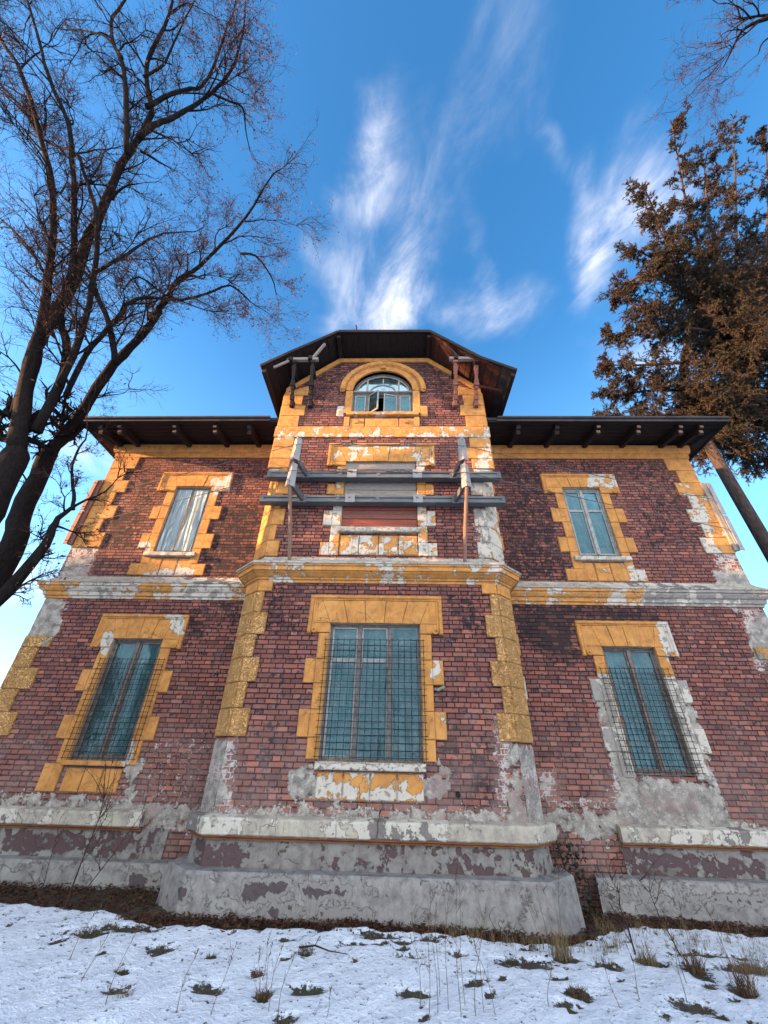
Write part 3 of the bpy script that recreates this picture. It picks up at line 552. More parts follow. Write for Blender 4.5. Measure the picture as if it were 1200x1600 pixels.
def qblock(mb, F, quad, d0, d1, pl=None, base=0., bev=.010, n=.06, uofs=0, usgn=1, soil=0., jit=.003):
    """a rendered block standing proud of a wall: quad = 4 (u, z) corners anticlockwise, front at d1, root at d0"""
    (ax, az), (bx, bz), (cx, cz), (dx, dz) = quad
    W_ = max(math.hypot(bx-ax, bz-az), math.hypot(cx-dx, cz-dz)); H_ = max(math.hypot(dx-ax, dz-az), math.hypot(cx-bx, cz-bz))
    nu = max(1, int(W_/n)); nv = max(1, int(H_/n)); bu = min(bev/max(W_, .01), .3); bv = min(bev/max(H_, .01), .3)
    su = [0, bu]+[bu+(1-2*bu)*i/nu for i in range(1, nu)]+[1-bu, 1]; sv = [0, bv]+[bv+(1-2*bv)*i/nv for i in range(1, nv)]+[1-bv, 1]
    S, T = np.meshgrid(su, sv)
    U = (ax*(1-S)+bx*S)*(1-T)+(dx*(1-S)+cx*S)*T; Z = (az*(1-S)+bz*S)*(1-T)+(dz*(1-S)+cz*S)*T
    edge = (S == 0)|(S == 1)|(T == 0)|(T == 1)
    X = uofs+usgn*U
    pk = peel_at(pl, X.ravel(), Z.ravel(), base) if pl else np.full(U.size, float(base))
    wx, wy, wz = np.array([F(0, 0, 0)])[0]
    j = hn(X.ravel()+wx, Z.ravel(), wy)*jit - np.clip(pk-.35, 0, 1)*.012*(1+hn(X.ravel()*2, Z.ravel()*2))
    D = np.where(edge.ravel(), d1-bev, d1)+j
    m, k = S.shape; vs = [F(u, dd, z) for u, dd, z in zip(U.ravel(), D, Z.ravel())]
    fs = [(i*k+q, i*k+q+1, (i+1)*k+q+1, (i+1)*k+q) for i in range(m-1) for q in range(k-1)]
    rim = [q for q in range(k)]+[i*k+k-1 for i in range(1, m)]+[(m-1)*k+q for q in range(k-2, -1, -1)]+[i*k for i in range(m-2, 0, -1)]
    o = len(vs)
    for r in rim: vs.append(F(U.ravel()[r], d0, Z.ravel()[r]))
    L = len(rim); fs += [(rim[i], rim[(i+1) % L], o+(i+1) % L, o+i) for i in range(L)]
    col = [(float(a), soil, 0, 1) for a in pk]+[(float(pk[r]), soil, 0, 1) for r in rim]
    mb.add(vs, fs, col)
def rect(u0, u1, z0, z1): return ((u0, z0), (u1, z0), (u1, z1), (u0, z1))
def sweep(mb, path_fn, prof, pl=None, base=0., step=.07, soil=0., basefn=None):
    """moulding: profile [(offset, z)] swept along a mitred path; path_fn(offset) -> [(x, y)]"""
    P0 = path_fn(0.0); segs = [max(1, int(math.hypot(b[0]-a[0], b[1]-a[1])/step)) for a, b in zip(P0, P0[1:])]
    rows = []
    for off, z in prof:
        P = path_fn(off); row = []
        for i, n in enumerate(segs):
            for k in range(n): t = k/n; row.append((P[i][0]*(1-t)+P[i+1][0]*t, P[i][1]*(1-t)+P[i+1][1]*t))
        row.append(P[-1]); rows.append([(x, y, z) for x, y in row])
    n = len(rows[0]); vs = []; cs = []
    for r in rows:
        A = np.array(r); bb = basefn(A[:, 0], A[:, 1]) if basefn else base
        pk = np.maximum(peel_at(pl, A[:, 0], A[:, 2], 0.) if pl else 0., bb)*np.ones(n)
        j = hn(A[:, 0]*1.3, A[:, 2]*2, A[:, 1])*(.004+.014*np.clip(pk-.3, 0, 1))
        for q, kk, jj in zip(A, pk, j): vs.append((q[0], q[1]+jj, q[2]+jj*.7)); cs.append((float(kk), soil, 0, 1))
    fs = [(i*n+k, i*n+k+1, (i+1)*n+k+1, (i+1)*n+k) for i in range(len(rows)-1) for k in range(n-1)]
    m = len(rows); fs.append(tuple(i*n for i in range(m))); fs.append(tuple(i*n+n-1 for i in range(m)))
    mb.add(vs, fs, cs)
T8 = .4142
def bay_path(o): return [(-XS-o, MY+.02), (-XS-o, CH-T8*o), (-HB-T8*o, -o), (HB+T8*o, -o), (XS+o, CH-T8*o), (XS+o, MY+.02)]
def sq_path(o): return [(-XS-o, MY+.02), (-XS-o, -o), (XS+o, -o), (XS+o, MY+.02)]
WL, WR = -7.25, 7.96
def mainL(o): return [(WL-o, 6.0), (WL-o, MY-o), (-XS+.02, MY-o)]
def mainR(o): return [(XS-.02, MY-o), (WR+o, MY-o), (WR+o, 6.0)]
def bandL(o): return [(WL-o, 6.0), (WL-o, MY-o), (-3.74, MY-o)]
def bandR(o): return [(3.92, MY-o), (WR+o, MY-o), (WR+o, 6.0)]
def plR(o): return [(3.42-o*.3, MY-o), (WR+o, MY-o), (WR+o, 6.0)]
# ================================================================== the house
house = tag(empty('villa'), 'derelict two storey brick villa with peeling ochre trim and a projecting gabled bay', 'house')
# ---- walls
zmid = 5.55
SPANS = dict(BW=(-.80, .80, -.06, 2.03), MWn=(-.80, .80, 4.0, 5.74), AR=(-.78, .78, 7.32, 8.13))
mb = MB()
HW, HU = .515, .46
WXL, WXR, UXL, UXR = -4.90, 4.97, -4.82, 4.98
holes = [(WXL-HW, WXL+HW, -.14, 1.96), (WXR-HW, WXR+HW, -.14, 1.96), (UXL-HU, UXL+HU, 3.97, 5.79), (UXR-HU, UXR+HU, 3.97, 5.82)]
for a, b in ((WL, -XS), (XS, WR)):
    ex = [h[k] for h in holes for k in (0, 1)]; ez = [h[k] for h in holes for k in (2, 3)]
    wall(mb, F_main, lin(a, b, .055, *ex), lin(-2.0, 7.3, .055, *ez), 'M', keep=lambda u, z: not any(h[0] < u < h[1] and h[2] < z < h[3] for h in holes))
for x, sg in ((WL, -1), (WR, 1)):      # side walls run back
    wall(mb, (lambda x, sg: lambda u, d, z: (x+sg*d, MY+u, z))(x, sg), lin(0, 6.4, .4), lin(-2.2, 7.3, .4), 'S', uofs=x*3)
wall(mb, lambda u, d, z: (u, MY+6.4+d, z), lin(WL, WR, 1), lin(-2.2, 7.3, 1), 'S')
mb.build('wall', 'brick', house)
mb = MB()
def bay_extra(X, Z, c):
    # upper bay: peeled lime around the former quoins; lower corners below the last quoin
    return c
wall(mb, F_bay, lin(-HB, HB, .05, *SPANS['BW'][:2], *SPANS['MWn'][:2]), lin(-1.3, zmid, .05, -.06, 2.03, 4.0), 'B',
     keep=lambda u, z: not (-.8 < u < .8 and (-.06 < z < 2.03 or 4.0 < z < zmid)))
def gz(x): return 8.06+max(0, (2.55-abs(x))) if abs(x) > 1.19 else 9.42
wall(mb, F_bay, lin(-XS, XS, .05, -.8, .8, -.78, .78), lin(zmid, 9.42, .05, 5.74, 7.32, 8.13), 'B',
     keep=lambda u, z: not (-.8 < u < .8 and z < 5.74) and not (-.78 < u < .78 and 7.32 < z < 8.13) and not (z >= 8.13 and u*u+(z-8.13)**2 < .78**2) and z < gz(u)+.0)
def low(X, Z, c):
    k = np.clip((.27-Z)/.15, 0, 1); c[:, 0] = np.maximum(c[:, 0], k*(.62+.2*np.sin(Z*9))); c[:, 1] = np.maximum(c[:, 1], k*.8)
    return c
for F, s_ in ((F_chL, -1), (F_chR, 1)):
    wall(mb, F, lin(0, CHW, .06), lin(-1.3, zmid, .06), 'X', uofs=s_*HB, usgn=s_, extra=low)
for F, s_ in ((F_sL, -1), (F_sR, 1)):
    wall(mb, F, lin(0, MY-CH, .1), lin(-1.3, zmid, .1), 'X', uofs=s_*(HB+CHW), usgn=s_)
    wall(mb, (lambda F: lambda u, d, z: F(u-CH, d, z))(F), lin(0, MY+2.0, .1), lin(zmid, 8.3, .1), 'X', uofs=s_*(HB+CHW), usgn=s_)
mb.build('bay_wall', 'brick', house)
# corbel stop where the chamfer turns square
mb = MB()
for s_ in (-1, 1):
    a = (s_*XS, 0, zmid); b = (s_*HB, 0, zmid); c = (s_*XS, CH, zmid)
    a2 = (s_*(XS-.10), .10, zmid-.12); 
    mb.add([a, b, c, (s_*(HB+.02), .0, zmid-.06), (s_*XS, CH-.02, zmid-.06), (s_*(HB+CH*.5+.01), CH*.5-.01, zmid-.2), (s_*(XS-.02), .02, zmid-.02)],
           [(6, 0, 1), (6, 2, 0), (1, 3, 6), (2, 6, 4), (3, 5, 6), (4, 6, 5)], [(.5, 0, 0, 1)]*7)
    mb.build('corbel', 'ochre', house); mb = MB()

# ---- plinth, bands, cornices
def mk(name, mat, fn, smooth=False):
    mb = MB(); fn(mb); return mb.build(name, mat, house, smooth)
nz = lambda a, b, n: [(a[0]+(b[0]-a[0])*i/n, a[1]+(b[1]-a[1])*i/n) for i in range(n+1)]
mk('plinth_render', 'plinth_up', lambda mb: sweep(mb, bay_path, nz((.0, -.98), (.04, -1.31), 7), 'U', base=.36, step=.06))
mk('plinth_render', 'plinth_up', lambda mb: sweep(mb, lambda o: [(WL-o, 6.0), (WL-o, MY-o), (-3.3, MY-o)], nz((.0, -1.04), (.04, -1.46), 7), 'U', base=.40, step=.06))
mk('plinth_render', 'plinth_up', lambda mb: sweep(mb, bandR, nz((.0, -1.04), (.04, -1.46), 7), 'U', base=.42, step=.06))
mk('plinth', 'plinth', lambda mb: sweep(mb, bay_path, [(.0, -1.285), (.10, -1.29), (.235, -1.295), (.25, -1.31)]+nz((.255, -1.33), (.32, -2.2), 14), 'P', base=.30, step=.06))
mk('plinth', 'plinth', lambda mb: sweep(mb, mainL, [(.0, -1.425), (.12, -1.43), (.22, -1.435), (.245, -1.45)]+nz((.25, -1.48), (.31, -2.4), 12), 'P', base=.32, step=.06))
mk('plinth', 'plinth', lambda mb: sweep(mb, plR, [(.0, -1.425), (.12, -1.43), (.22, -1.435), (.245, -1.45)]+nz((.25, -1.48), (.31, -2.4), 12), 'P', base=.36, step=.06))
SBP = lambda z: [(-.01, z+.03), (.03, z+.024), (.10, z+.01), (.135, z-.002), (.142, z-.03), (.14, z-.08), (.138, z-.14), (.135, z-.18), (.12, z-.195), (-.01, z-.195)]
mk('sill_band', 'stone', lambda mb: sweep(mb, bay_path, SBP(-.75), base=.5, step=.045, basefn=lambda x, y: .5+.3*np.sin(x*2.1+.8)+.1*np.sin(x*9)))
mk('sill_band', 'stone', lambda mb: sweep(mb, bandL, SBP(-.835), base=.5, step=.045, basefn=lambda x, y: .5+.25*np.sin(x*1.7+.3)+.1*np.sin(x*8)))
mk('sill_band', 'stone', lambda mb: sweep(mb, bandR, SBP(-.845), base=.5, step=.045, basefn=lambda x, y: .5+.25*np.sin(x*1.3+.3)+.1*np.sin(x*8)))
for pth, z in ((bay_path, -.945), (bandL, -1.03), (bandR, -1.04)):
    mk('band_moulding', 'moulding', lambda mb: sweep(mb, pth, [(.10, z), (.10, z-.02), (.05, z-.04), (.05, z-.055), (-.01, z-.055)], step=.15))
CP = [(.0, 2.79), (.025, 2.79), (.03, 2.835), (.06, 2.845), (.065, 2.87), (.10, 2.89), (.15, 2.93), (.175, 2.945), (.18, 2.965), (.215, 2.97), (.22, 3.05), (.245, 3.055), (.25, 3.085)]
mk('bay_cornice', 'ochre', lambda mb: sweep(mb, bay_path, CP, base=.30, step=.06, basefn=lambda x, y: .26+.2*(np.sin(x*3.3+1) > .3)))
mk('bay_cornice_top', 'stone', lambda mb: sweep(mb, bay_path, [(.25, 3.085), (.27, 3.09), (.275, 3.12), (.22, 3.16), (.10, 3.22), (.03, 3.28), (.0, 3.33), (-.03, 3.34)], base=.55, step=.06, soil=.3))
CM = [(.0, 2.80), (.03, 2.80), (.035, 2.845), (.07, 2.86), (.075, 2.89), (.085, 2.93), (.12, 2.95), (.155, 3.0), (.16, 3.04), (.19, 3.045), (.195, 3.10)]
for pth, bf in ((mainL, lambda x, y: .55+.15*np.sin(x*2.9)), (mainR, lambda x, y: np.where(x > 5.55, .9, .42+.12*np.sin(x*4)))):
    mk('middle_cornice', 'ochre', lambda mb: sweep(mb, pth, CM, base=.5, step=.06, basefn=bf))
    mk('cornice_top', 'stone', lambda mb: sweep(mb, pth, [(.195, 3.10), (.215, 3.105), (.22, 3.135), (.12, 3.18), (.05, 3.24), (.0, 3.32), (-.03, 3.33)], base=.5, step=.06, soil=.2, basefn=lambda x, y: .5+.3*np.sin(x*1.3)))
FP = [(.0, 6.76), (.03, 6.76), (.035, 6.80), (.04, 6.90), (.07, 6.905), (.09, 6.95), (.10, 6.99), (.105, 7.05), (.11, 7.14)]
for pth in (mainL, mainR): mk('eaves_frieze', 'ochre', lambda mb: sweep(mb, pth, FP, base=.12, step=.08))
mk('gable_band', 'ochre', lambda mb: sweep(mb, sq_path, [(.0, 6.50), (.035, 6.50), (.04, 6.52), (.04, 6.82), (.03, 6.84), (.0, 6.84)], pl='B', base=.35, step=.06))
# gable frieze strips following the roof slope
def f(mb):
    t = .13
    qblock(mb, F_bay, ((-1.19, 9.42-t), (1.19, 9.42-t), (1.24, 9.42+.02), (-1.24, 9.42+.02)), 0, .045)
    for s_ in (-1, 1):
        q = [(s_*1.19, 9.42-t), (s_*2.54, 8.06-.02), (s_*2.54, 8.06+.16), (s_*1.24, 9.44)]
        qblock(mb, F_bay, q if s_ > 0 else [q[1], q[0], q[3], q[2]], 0, .045)
mk('gable_frieze', 'ochre', f)
# ---- quoins
def quoins():
    H = .3925; G = .004
    # lower bay, wrapping the chamfer (rusticated)
    z = 2.60; k = 0
    while z > .5:
        z0 = z-H; wide = k % 2 == 1; wf = .27 if wide else .14
        mb = MB()
        qblock(mb, F_bay, rect(-HB, -HB+wf, z0+G, z-G), 0, .045, 'B', 0.06, n=.03, jit=.006); qblock(mb, F_chL, rect(0, CHW-.02, z0+G, z-G), 0, .045, None, .08, n=.03, jit=.006)
        mb.build('quoin', 'rustic', house)
        mb = MB()
        qblock(mb, F_bay, rect(HB-wf, HB, z0+G, z-G), 0, .045, 'B', .06)
        if z0 > .5: qblock(mb, F_chR, rect(0, CHW-.02, z0+G, z-G), 0, .045, None, .1)
        else: qblock(mb, F_chR, rect(0, CHW-.02, z0+G, z-G), 0, .045, None, .15)
        mb.build('quoin', 'rustic', house); z = z0; k += 1
    mb = MB(); qblock(mb, F_bay, rect(-HB, -HB+.25, .255, z-G), 0, .045, 'B', .08); qblock(mb, F_chL, rect(0, CHW-.02, .255, z-G), 0, .045, None, .1); mb.build('quoin', 'rustic', house)
    for s_, F in ((-1, F_chL), (1, F_chR)):
        mb = MB(); a, b = sorted((s_*HB, s_*(HB-.27))); qblock(mb, F_bay, rect(a, b, 2.61, 2.80), 0, .045, 'B', .2); qblock(mb, F, rect(0, CHW-.02, 2.61, 2.80), 0, .045, None, .2)
        mb.build('quoin_cap', 'ochre', house)
    # upper bay (smooth) below the beams
    zz = [3.34, 3.69, 4.06, 4.46, 4.83, 5.19, zmid]
    for i in range(6):
        wf = .25 if i % 2 == 0 else .13
        for s_, F in ((-1, F_chL), (1, F_chR)):
            mb = MB(); a, b = sorted((s_*HB, s_*(HB-wf))); bp_ = .15 if s_ < 0 else .62
            if s_ < 0 or i not in (3,): qblock(mb, F_bay, rect(a, b, zz[i]+G, zz[i+1]-G), 0, .03, 'B', .2 if s_ < 0 else .7)
            qblock(mb, F, rect(0, CHW-.01, zz[i]+G, zz[i+1]-G), 0, .03, None, .08 if s_ < 0 else .6)
            mb.build('quoin', 'ochre', house)
    # gable storey, square corners
    zz = [zmid+.005, 5.84, 6.18, 6.495]; z2 = [6.845, 7.22, 7.59, 7.96, 8.33]
    for lst in (zz, z2):
        for i in range(len(lst)-1):
            wf = (.56 if i % 2 == 1 else .47) if lst is zz else (.49 if i % 2 == 0 else .60)
            top = lst[i+1]
            for s_ in (-1, 1):
                mb = MB(); a, b = sorted((s_*XS, s_*(XS-wf)))
                if top > 8.2:
                    q = [(a, lst[i]+G), (b, lst[i]+G), (b, top-G), (a, top-G)]
                    if s_ < 0: q[3] = (a, 8.05); 
                    else: q[2] = (b, 8.05)
                    qblock(mb, F_bay, q, 0, .03, 'B', .1)
                else: qblock(mb, F_bay, rect(a, b, lst[i]+G, top-G), 0, .03, 'B', .1)
                FF = F_sL if s_ < 0 else F_sR
                qblock(mb, FF, rect(-CH, .1, lst[i]+G, min(top, 8.05)-G), 0, .03, None, .1)
                mb.build('quoin', 'ochre', house)
    # main corners, upper storey
    zs = [6.755, 6.37, 5.98, 5.60, 5.20, 4.82, 4.43, 4.03]
    for i in range(7):
        w1 = .68 if i % 2 == 0 else .48
        mb = MB(); qblock(mb, F_main, rect(WL, WL+w1, zs[i+1]+G, zs[i]-G), 0, .035, 'M', .12); mb.build('quoin', 'ochre', house)
        w2 = .64 if i % 2 == 0 else .47
        mb = MB(); qblock(mb, F_main, rect(WR-w2, WR, zs[i+1]+G, zs[i]-G), 0, .035, 'M', .12 if i < 2 else .35); mb.build('quoin', 'ochre', house)
    # main corners, lower storey (rusticated)
    zs = [1.99, 1.76, 1.37, .98, .59, .20, -.19, -.58]
    for i in range(7):
        w1 = .58 if i % 2 == 0 else .38
        mb = MB(); qblock(mb, F_main, rect(WL, WL+w1, zs[i+1]+G, zs[i]-G), 0, .045, 'M', .12 if i else .35); mb.build('quoin', 'rustic', house)
        mb = MB(); qblock(mb, F_main, rect(WR-w1, WR, zs[i+1]+G, zs[i]-G), 0, .045, 'M', .4); mb.build('quoin', 'rustic', house)
    # blocks on the wing wall beside the bay
    for z0, z1 in ((5.62, 5.9), (4.83, 5.1), (4.05, 4.42), (1.76, 2.17), (.98, 1.37)):
        for s_ in (-1, 1):
            a, b = sorted((s_*XS, s_*(XS+.28))); mb = MB(); qblock(mb, F_main, rect(a, b, z0, z1), 0, .03, None, .15 if z0 > 1.5 else .6); mb.build('quoin', 'ochre', house)
quoins()
# ---- window surrounds
def volute(mb, F, u, z, r, sg, d):
    pts = []; n = 22
    for i in range(n+1):
        a = i/n*2.6*PI; rr = r*(1-i/n*.78); pts.append(F(u+sg*rr*math.cos(a), d, z-rr*math.sin(a)))
    mb.tube(pts, [.017]*len(pts), 5)
def surround(name, F, xc, hw, z0, z1, hood, js, tabs, tw, pl, nv, base=.08, eb=.0, zb=-.3, jd=.03):
    """hood = (half width, z bottom of ears, z top); js = outer half width of the jamb strip; tabs = [(z0, z1)]"""
    root = None
    HWd, ze, zt = hood
    mb = MB(); inn = HWd-.07; B = zt-.10
    # voussoirs between the opening head and the top moulding
    xs_b = np.linspace(-hw, hw, nv+1); xs_t = xs_b*1.0
    xs_t = np.linspace(-hw*1.22, hw*1.22, nv+1)
    for i in range(nv):
        mid = abs((i+.5)-nv/2) < .6
        qblock(mb, F, ((xc+xs_b[i]+.003, z1), (xc+xs_b[i+1]-.003, z1), (xc+xs_t[i+1]-.003, B), (xc+xs_t[i]+.003, B)), 0, .055 if mid else .045, pl, base, bev=.006)
    for s_ in (-1, 1):
        q = [(xc+s_*hw, z1), (xc+s_*inn, z1-.0), (xc+s_*inn, B), (xc+s_*hw*1.22, B)]
        qblock(mb, F, q if s_ > 0 else [q[1], q[0], q[3], q[2]], 0, .045, pl, base, bev=.006)
        a, b = sorted((xc+s_*hw, xc+s_*inn)); qblock(mb, F, rect(a, b, ze+.02, z1-.005), 0, .045, pl, base, bev=.006)
        a, b = sorted((xc+s_*inn, xc+s_*HWd)); qblock(mb, F, rect(a, b, ze, zt-.07), 0, .075, pl, base, bev=.02)
        a, b = sorted((xc+s_*(inn-.045), xc+s_*inn)); qblock(mb, F, rect(a, b, ze+.06, B), 0, .062, pl, base, bev=.012)
        volute(mb, F, xc+s_*(inn-.06), ze+.06, .05, -s_, .075)
    qblock(mb, F, rect(xc-HWd, xc+HWd, zt-.07, zt), 0, .078, pl, base+.1, bev=.02)
    qblock(mb, F, rect(xc-inn, xc+inn, B, zt-.072), 0, .062, pl, base, bev=.012)
    mb.build(name, 'ochre', house)
    for s_ in (-1, 1):
        mb = MB()
        a, b = sorted((xc+s_*hw, xc+s_*js)); zz = ze+.015
        cuts = sorted([t for q in tabs for t in q]+[zb], reverse=True)
        for c in cuts:
            if c < zz-.02:
                qblock(mb, F, rect(a, b, c+.003, zz-.003), 0, jd, pl, base+eb); zz = c
        for (t0, t1) in tabs:
            a, b = sorted((xc+s_*(js+.002), xc+s_*tw)); qblock(mb, F, rect(a, b, t0+.003, t1-.003), 0, jd+.004, pl, base+eb)
        mb.build('jamb_blocks', 'ochre', house)
surround('window_hood', F_bay, 0, .80, -.06, 2.03, (1.20, 1.84, 2.54), .99, [(1.03, 1.42), (.25, .64)], 1.17, 'B', 5, .06, zb=-.04)
for xc in (WXL+.02, WXR-.02):
    surround('window_hood', F_main, xc, HW, -.14, 1.96, (.925, 1.77, 2.46), .72, [(.97, 1.36), (.18, .56)], .90, 'M', 4, .14, zb=-.2)
surround('window_hood', F_main, UXL+.02, HU, 3.97, 5.79, (.925, 5.63, 6.23), .66, [(4.82, 5.20), (4.03, 4.42), (3.36, 3.64)], .86, 'M', 4, .12, zb=3.34)
surround('window_hood', F_main, UXR-.02, HU, 3.97, 5.82, (.925, 5.63, 6.23), .66, [(4.82, 5.20), (4.03, 4.41), (3.34, 3.62)], .86, 'M', 4, .1, zb=3.34)
surround('window_hood', F_bay, .015, .80, 4.0, 5.74, (1.23, 5.60, 6.28), .99, [(4.83, 5.11), (4.05, 4.42), (3.37, 3.66)], 1.17, 'B', 5, .22, eb=.16, zb=3.36)
# sills and aprons
def sill(F, xc, hw, z0, z1, d, pl, mat='ochre', base=.4):
    mb = MB(); qblock(mb, F, rect(xc-hw, xc+hw, z0, z1), -.15, d, pl, base, bev=.012, n=.045, jit=.009); mb.build('window_sill', mat, house)
def apron(F, xc, hw, z0, z1, n, pl, base=.3, d=.02):
    mb = MB(); x = np.linspace(xc-hw, xc+hw, n+1)
    for i in range(n): qblock(mb, F, rect(x[i]+.008, x[i+1]-.008, z0, z1), 0, d, pl, base, bev=.015)
    mb.build('apron_panel', 'ochre', house)
sill(F_bay, 0, .83, -.165, -.062, .10, 'B', 'stone', .42); apron(F_bay, 0, .80, -.53, -.19, 4, 'B', .40)
sill(F_main, WXL, .57, -.22, -.142, .08, 'M', 'ochre', .3); apron(F_main, WXL+.03, .50, -.60, -.26, 3, 'M', .15)
sill(F_main, UXL+.01, .60, 3.80, 3.90, .12, 'M', 'stone', .45); apron(F_main, UXL+.03, .55, 3.36, 3.78, 3, 'M', .3)
sill(F_main, UXR-.02, .62, 3.80, 3.90, .12, 'M', 'stone', .45); apron(F_main, UXR-.05, .52, 3.34, 3.78, 3, 'M', .25)
sill(F_bay, .015, .83, 3.88, 3.995, .09, 'B', 'stone', .5); apron(F_bay, .015, .79, 3.39, 3.83, 4, 'B', .42)
sill(F_bay, .015, .90, 7.19, 7.30, .10, 'B', 'ochre', .38)
mb = MB(); x = (-.80, -.42, .42, .82)
for i in range(3): qblock(mb, F_bay, rect(x[i]+.012, x[i+1]-.012, 6.85, 7.13), 0, .02, 'B', .2)
for u in (-.62, .62): qblock(mb, F_bay, rect(u-.05, u+.05, 6.95, 7.05), .02, .05, None, .3)
mb.build('apron_panel', 'ochre', house)
# side blocks below lower wing windows
mb = MB(); qblock(mb, F_main, rect(WXL-.87, WXL-.54, -.60, -.20), 0, .035, 'M', .15); mb.build('jamb_blocks', 'ochre', house)
# ---- arched window surround
def f(mb):
    zc_ = 8.13; n = 40
    rings = [(.78, .0), (.78, .05), (.83, .055), (.86, .04), (.92, .045), (.95, .06), (.99, .06), (1.0, .085), (1.05, .10), (1.10, .10), (1.13, .07), (1.13, .0)]
    vs = []; 
    for i in range(n+1):
        a = PI*i/n
        for r, d in rings: vs.append(F_bay(r*math.cos(a), d+.003*hn(a*3, r*5), zc_+r*math.sin(a)))
    k = len(rings); fs = [(i*k+q, i*k+q+1, (i+1)*k+q+1, (i+1)*k+q) for i in range(n) for q in range(k-1)]
    fs += [tuple(range(k)), tuple(n*k+q for q in range(k))]
    mb.add(vs, fs, [(.06, 0, 0, 1)]*len(vs))
    for i in range(46):        # dentils
        a = PI*(i+.5)/46; c = Vector(F_bay(.965*math.cos(a), .07, zc_+.965*math.sin(a)))
        mb.box(c, (.05, .035, .028), Matrix.Rotation(-a, 3, 'Y'))
    for s_ in (-1, 1): volute(mb, F_bay, s_*1.06, zc_-.02, .065, -s_, .07)
    mb.box(F_bay(0, .075, zc_+.86), (.14, .06, .10))
    for s_ in (-1, 1):
        a, b = sorted((s_*.78, s_*.96)); qblock(mb, F_bay, rect(a, b, 7.30, 8.12), 0, .04, 'B', .12)
        a, b = sorted((s_*.93, s_*.80)); qblock(mb, F_bay, rect(a, b, 6.85, 7.18), 0, .035, 'B', .15)
        a, b = sorted((s_*.962, s_*1.14)); qblock(mb, F_bay, rect(a, b, 7.19, 7.56), 0, .04, 'B', .2 if s_ > 0 else .8)
mk('arched_hood', 'ochre', f)
# ---- windows
def folded(F, x0, x1, z0, z1, d, amp=.03, seed=0, nx=26, nz=22):
    mb = MB(); vs = []
    for j in range(nz+1):
        for i in range(nx+1):
            s_ = i/nx; t = j/nz; u = x0+(x1-x0)*s_; z = z0+(z1-z0)*t
            w_ = math.sin(s_*9+seed+t*2.2)*.6+math.sin(s_*23+seed*2+t*3.1)*.3+math.sin(s_*5-t*6+seed)*.5
            vs.append(F(u, d+amp*w_*(.35+.65*(1-t)), z))
    fs = [(j*(nx+1)+i, j*(nx+1)+i+1, (j+1)*(nx+1)+i+1, (j+1)*(nx+1)+i) for j in range(nz) for i in range(nx)]
    mb.add(vs, fs); return mb
def reveal(F, x0, x1, z0, z1, dep=.22):
    mb = MB(); t = .02
    qblock(mb, lambda u, d, z: F(x0+d, -u, z), rect(0, dep, z0, z1), -t, .004, None, .35, n=.1)
    qblock(mb, lambda u, d, z: F(x1-d, -u, z), rect(0, dep, z0, z1), -t, .004, None, .35, n=.1)
    qblock(mb, lambda u, d, z: F(u, -z, z1-d), rect(x0, x1, 0, dep), -t, .004, None, .3, n=.1)
    qblock(mb, lambda u, d, z: F(u, -z, z0+d), rect(x0, x1, 0, dep), -t, .004, None, .5, n=.1)
    return mb.build('reveal', 'stone', house)
def window(F, x0, x1, z0, z1, cols, transom=None, d=-.09, inner=True, seed=0, name='window', frame_m='frame', sash_m='frame_pale'):
    def fb(mb, a0, a1, b0, b1, dd, th=.05):
        c = Vector(F((a0+a1)/2, dd, (b0+b1)/2)); mb.box(c, (abs(a1-a0), th, abs(b1-b0)))
    t = .045; mb = MB()
    fb(mb, x0, x0+t, z0, z1, d); fb(mb, x1-t, x1, z0, z1, d); fb(mb, x0+t, x1-t, z1-t, z1, d); fb(mb, x0+t, x1-t, z0, z0+t, d)
    xs = [x0+(x1-x0)*i/cols for i in range(cols+1)]
    for q in xs[1:-1]: fb(mb, q-.032, q+.032, z0+t, z1-t, d+.01, .06)
    fr = mb.build(name, frame_m, house)
    mb = MB()
    for a, b in zip(xs, xs[1:]):
        a_ = a+(t if a == x0 else .034); b_ = b-(t if b == x1 else .034)
        zs_ = [z0+t, z1-t] if not transom else [z0+t, transom, z1-t]
        for c0, c1 in zip(zs_, zs_[1:]):
            s = .032
            fb(mb, a_, a_+s, c0, c1, d-.008, .035); fb(mb, b_-s, b_, c0, c1, d-.008, .035); fb(mb, a_+s, b_-s, c1-s, c1, d-.008, .035); fb(mb, a_+s, b_-s, c0, c0+s, d-.008, .035)
    mb.build('sash', sash_m, fr)
    for a, b in zip(xs, xs[1:]):
        g = MB(); c = Vector(F((a+b)/2, d-.012, (z0+z1)/2)); g.box(c, (b-a-.10, .006, z1-z0-.12)); g.build('pane', 'glass', fr)
    if inner: folded(F, x0+.02, x1-.02, z0+.02, z1-.02, d-.10, .028, seed).build('plastic_film', 'film', fr, smooth=True)
    return fr
def grille(F, x0, x1, z0, z1, nx, nz, d, par, lean=0.0):
    mb = MB()
    for i in range(nx):
        u = x0+.03+(x1-x0-.06)*i/(nx-1); j = lambda t: .004*math.sin(i*3+t*4)
        mb.tube([F(u+j(t)+lean*t, d+j(t+2), z0+(z1-z0)*t) for t in (0, .33, .66, 1.0)], .0052, 5)
    for k in range(nz):
        z = z0+.03+(z1-z0-.06)*k/(nz-1); t = (z-z0)/(z1-z0)
        mb.tube([F(x0+(x1-x0)*q+lean*t, d+.007+.004*math.sin(k+q*5), z+.003*math.sin(k*2+q*3)) for q in (0, .33, .66, 1.)], .0052, 5)
    # stand-off pins into the wall
    for u in (x0+.05, x1-.05):
        for z in (z0+.15, (z0+z1)/2, z1-.15): mb.tube([F(u, -.0, z), F(u, d, z)], .006, 5)
    return mb.build('grille', 'rod', par)
reveal(F_bay, -.80, .80, -.06, 2.03)
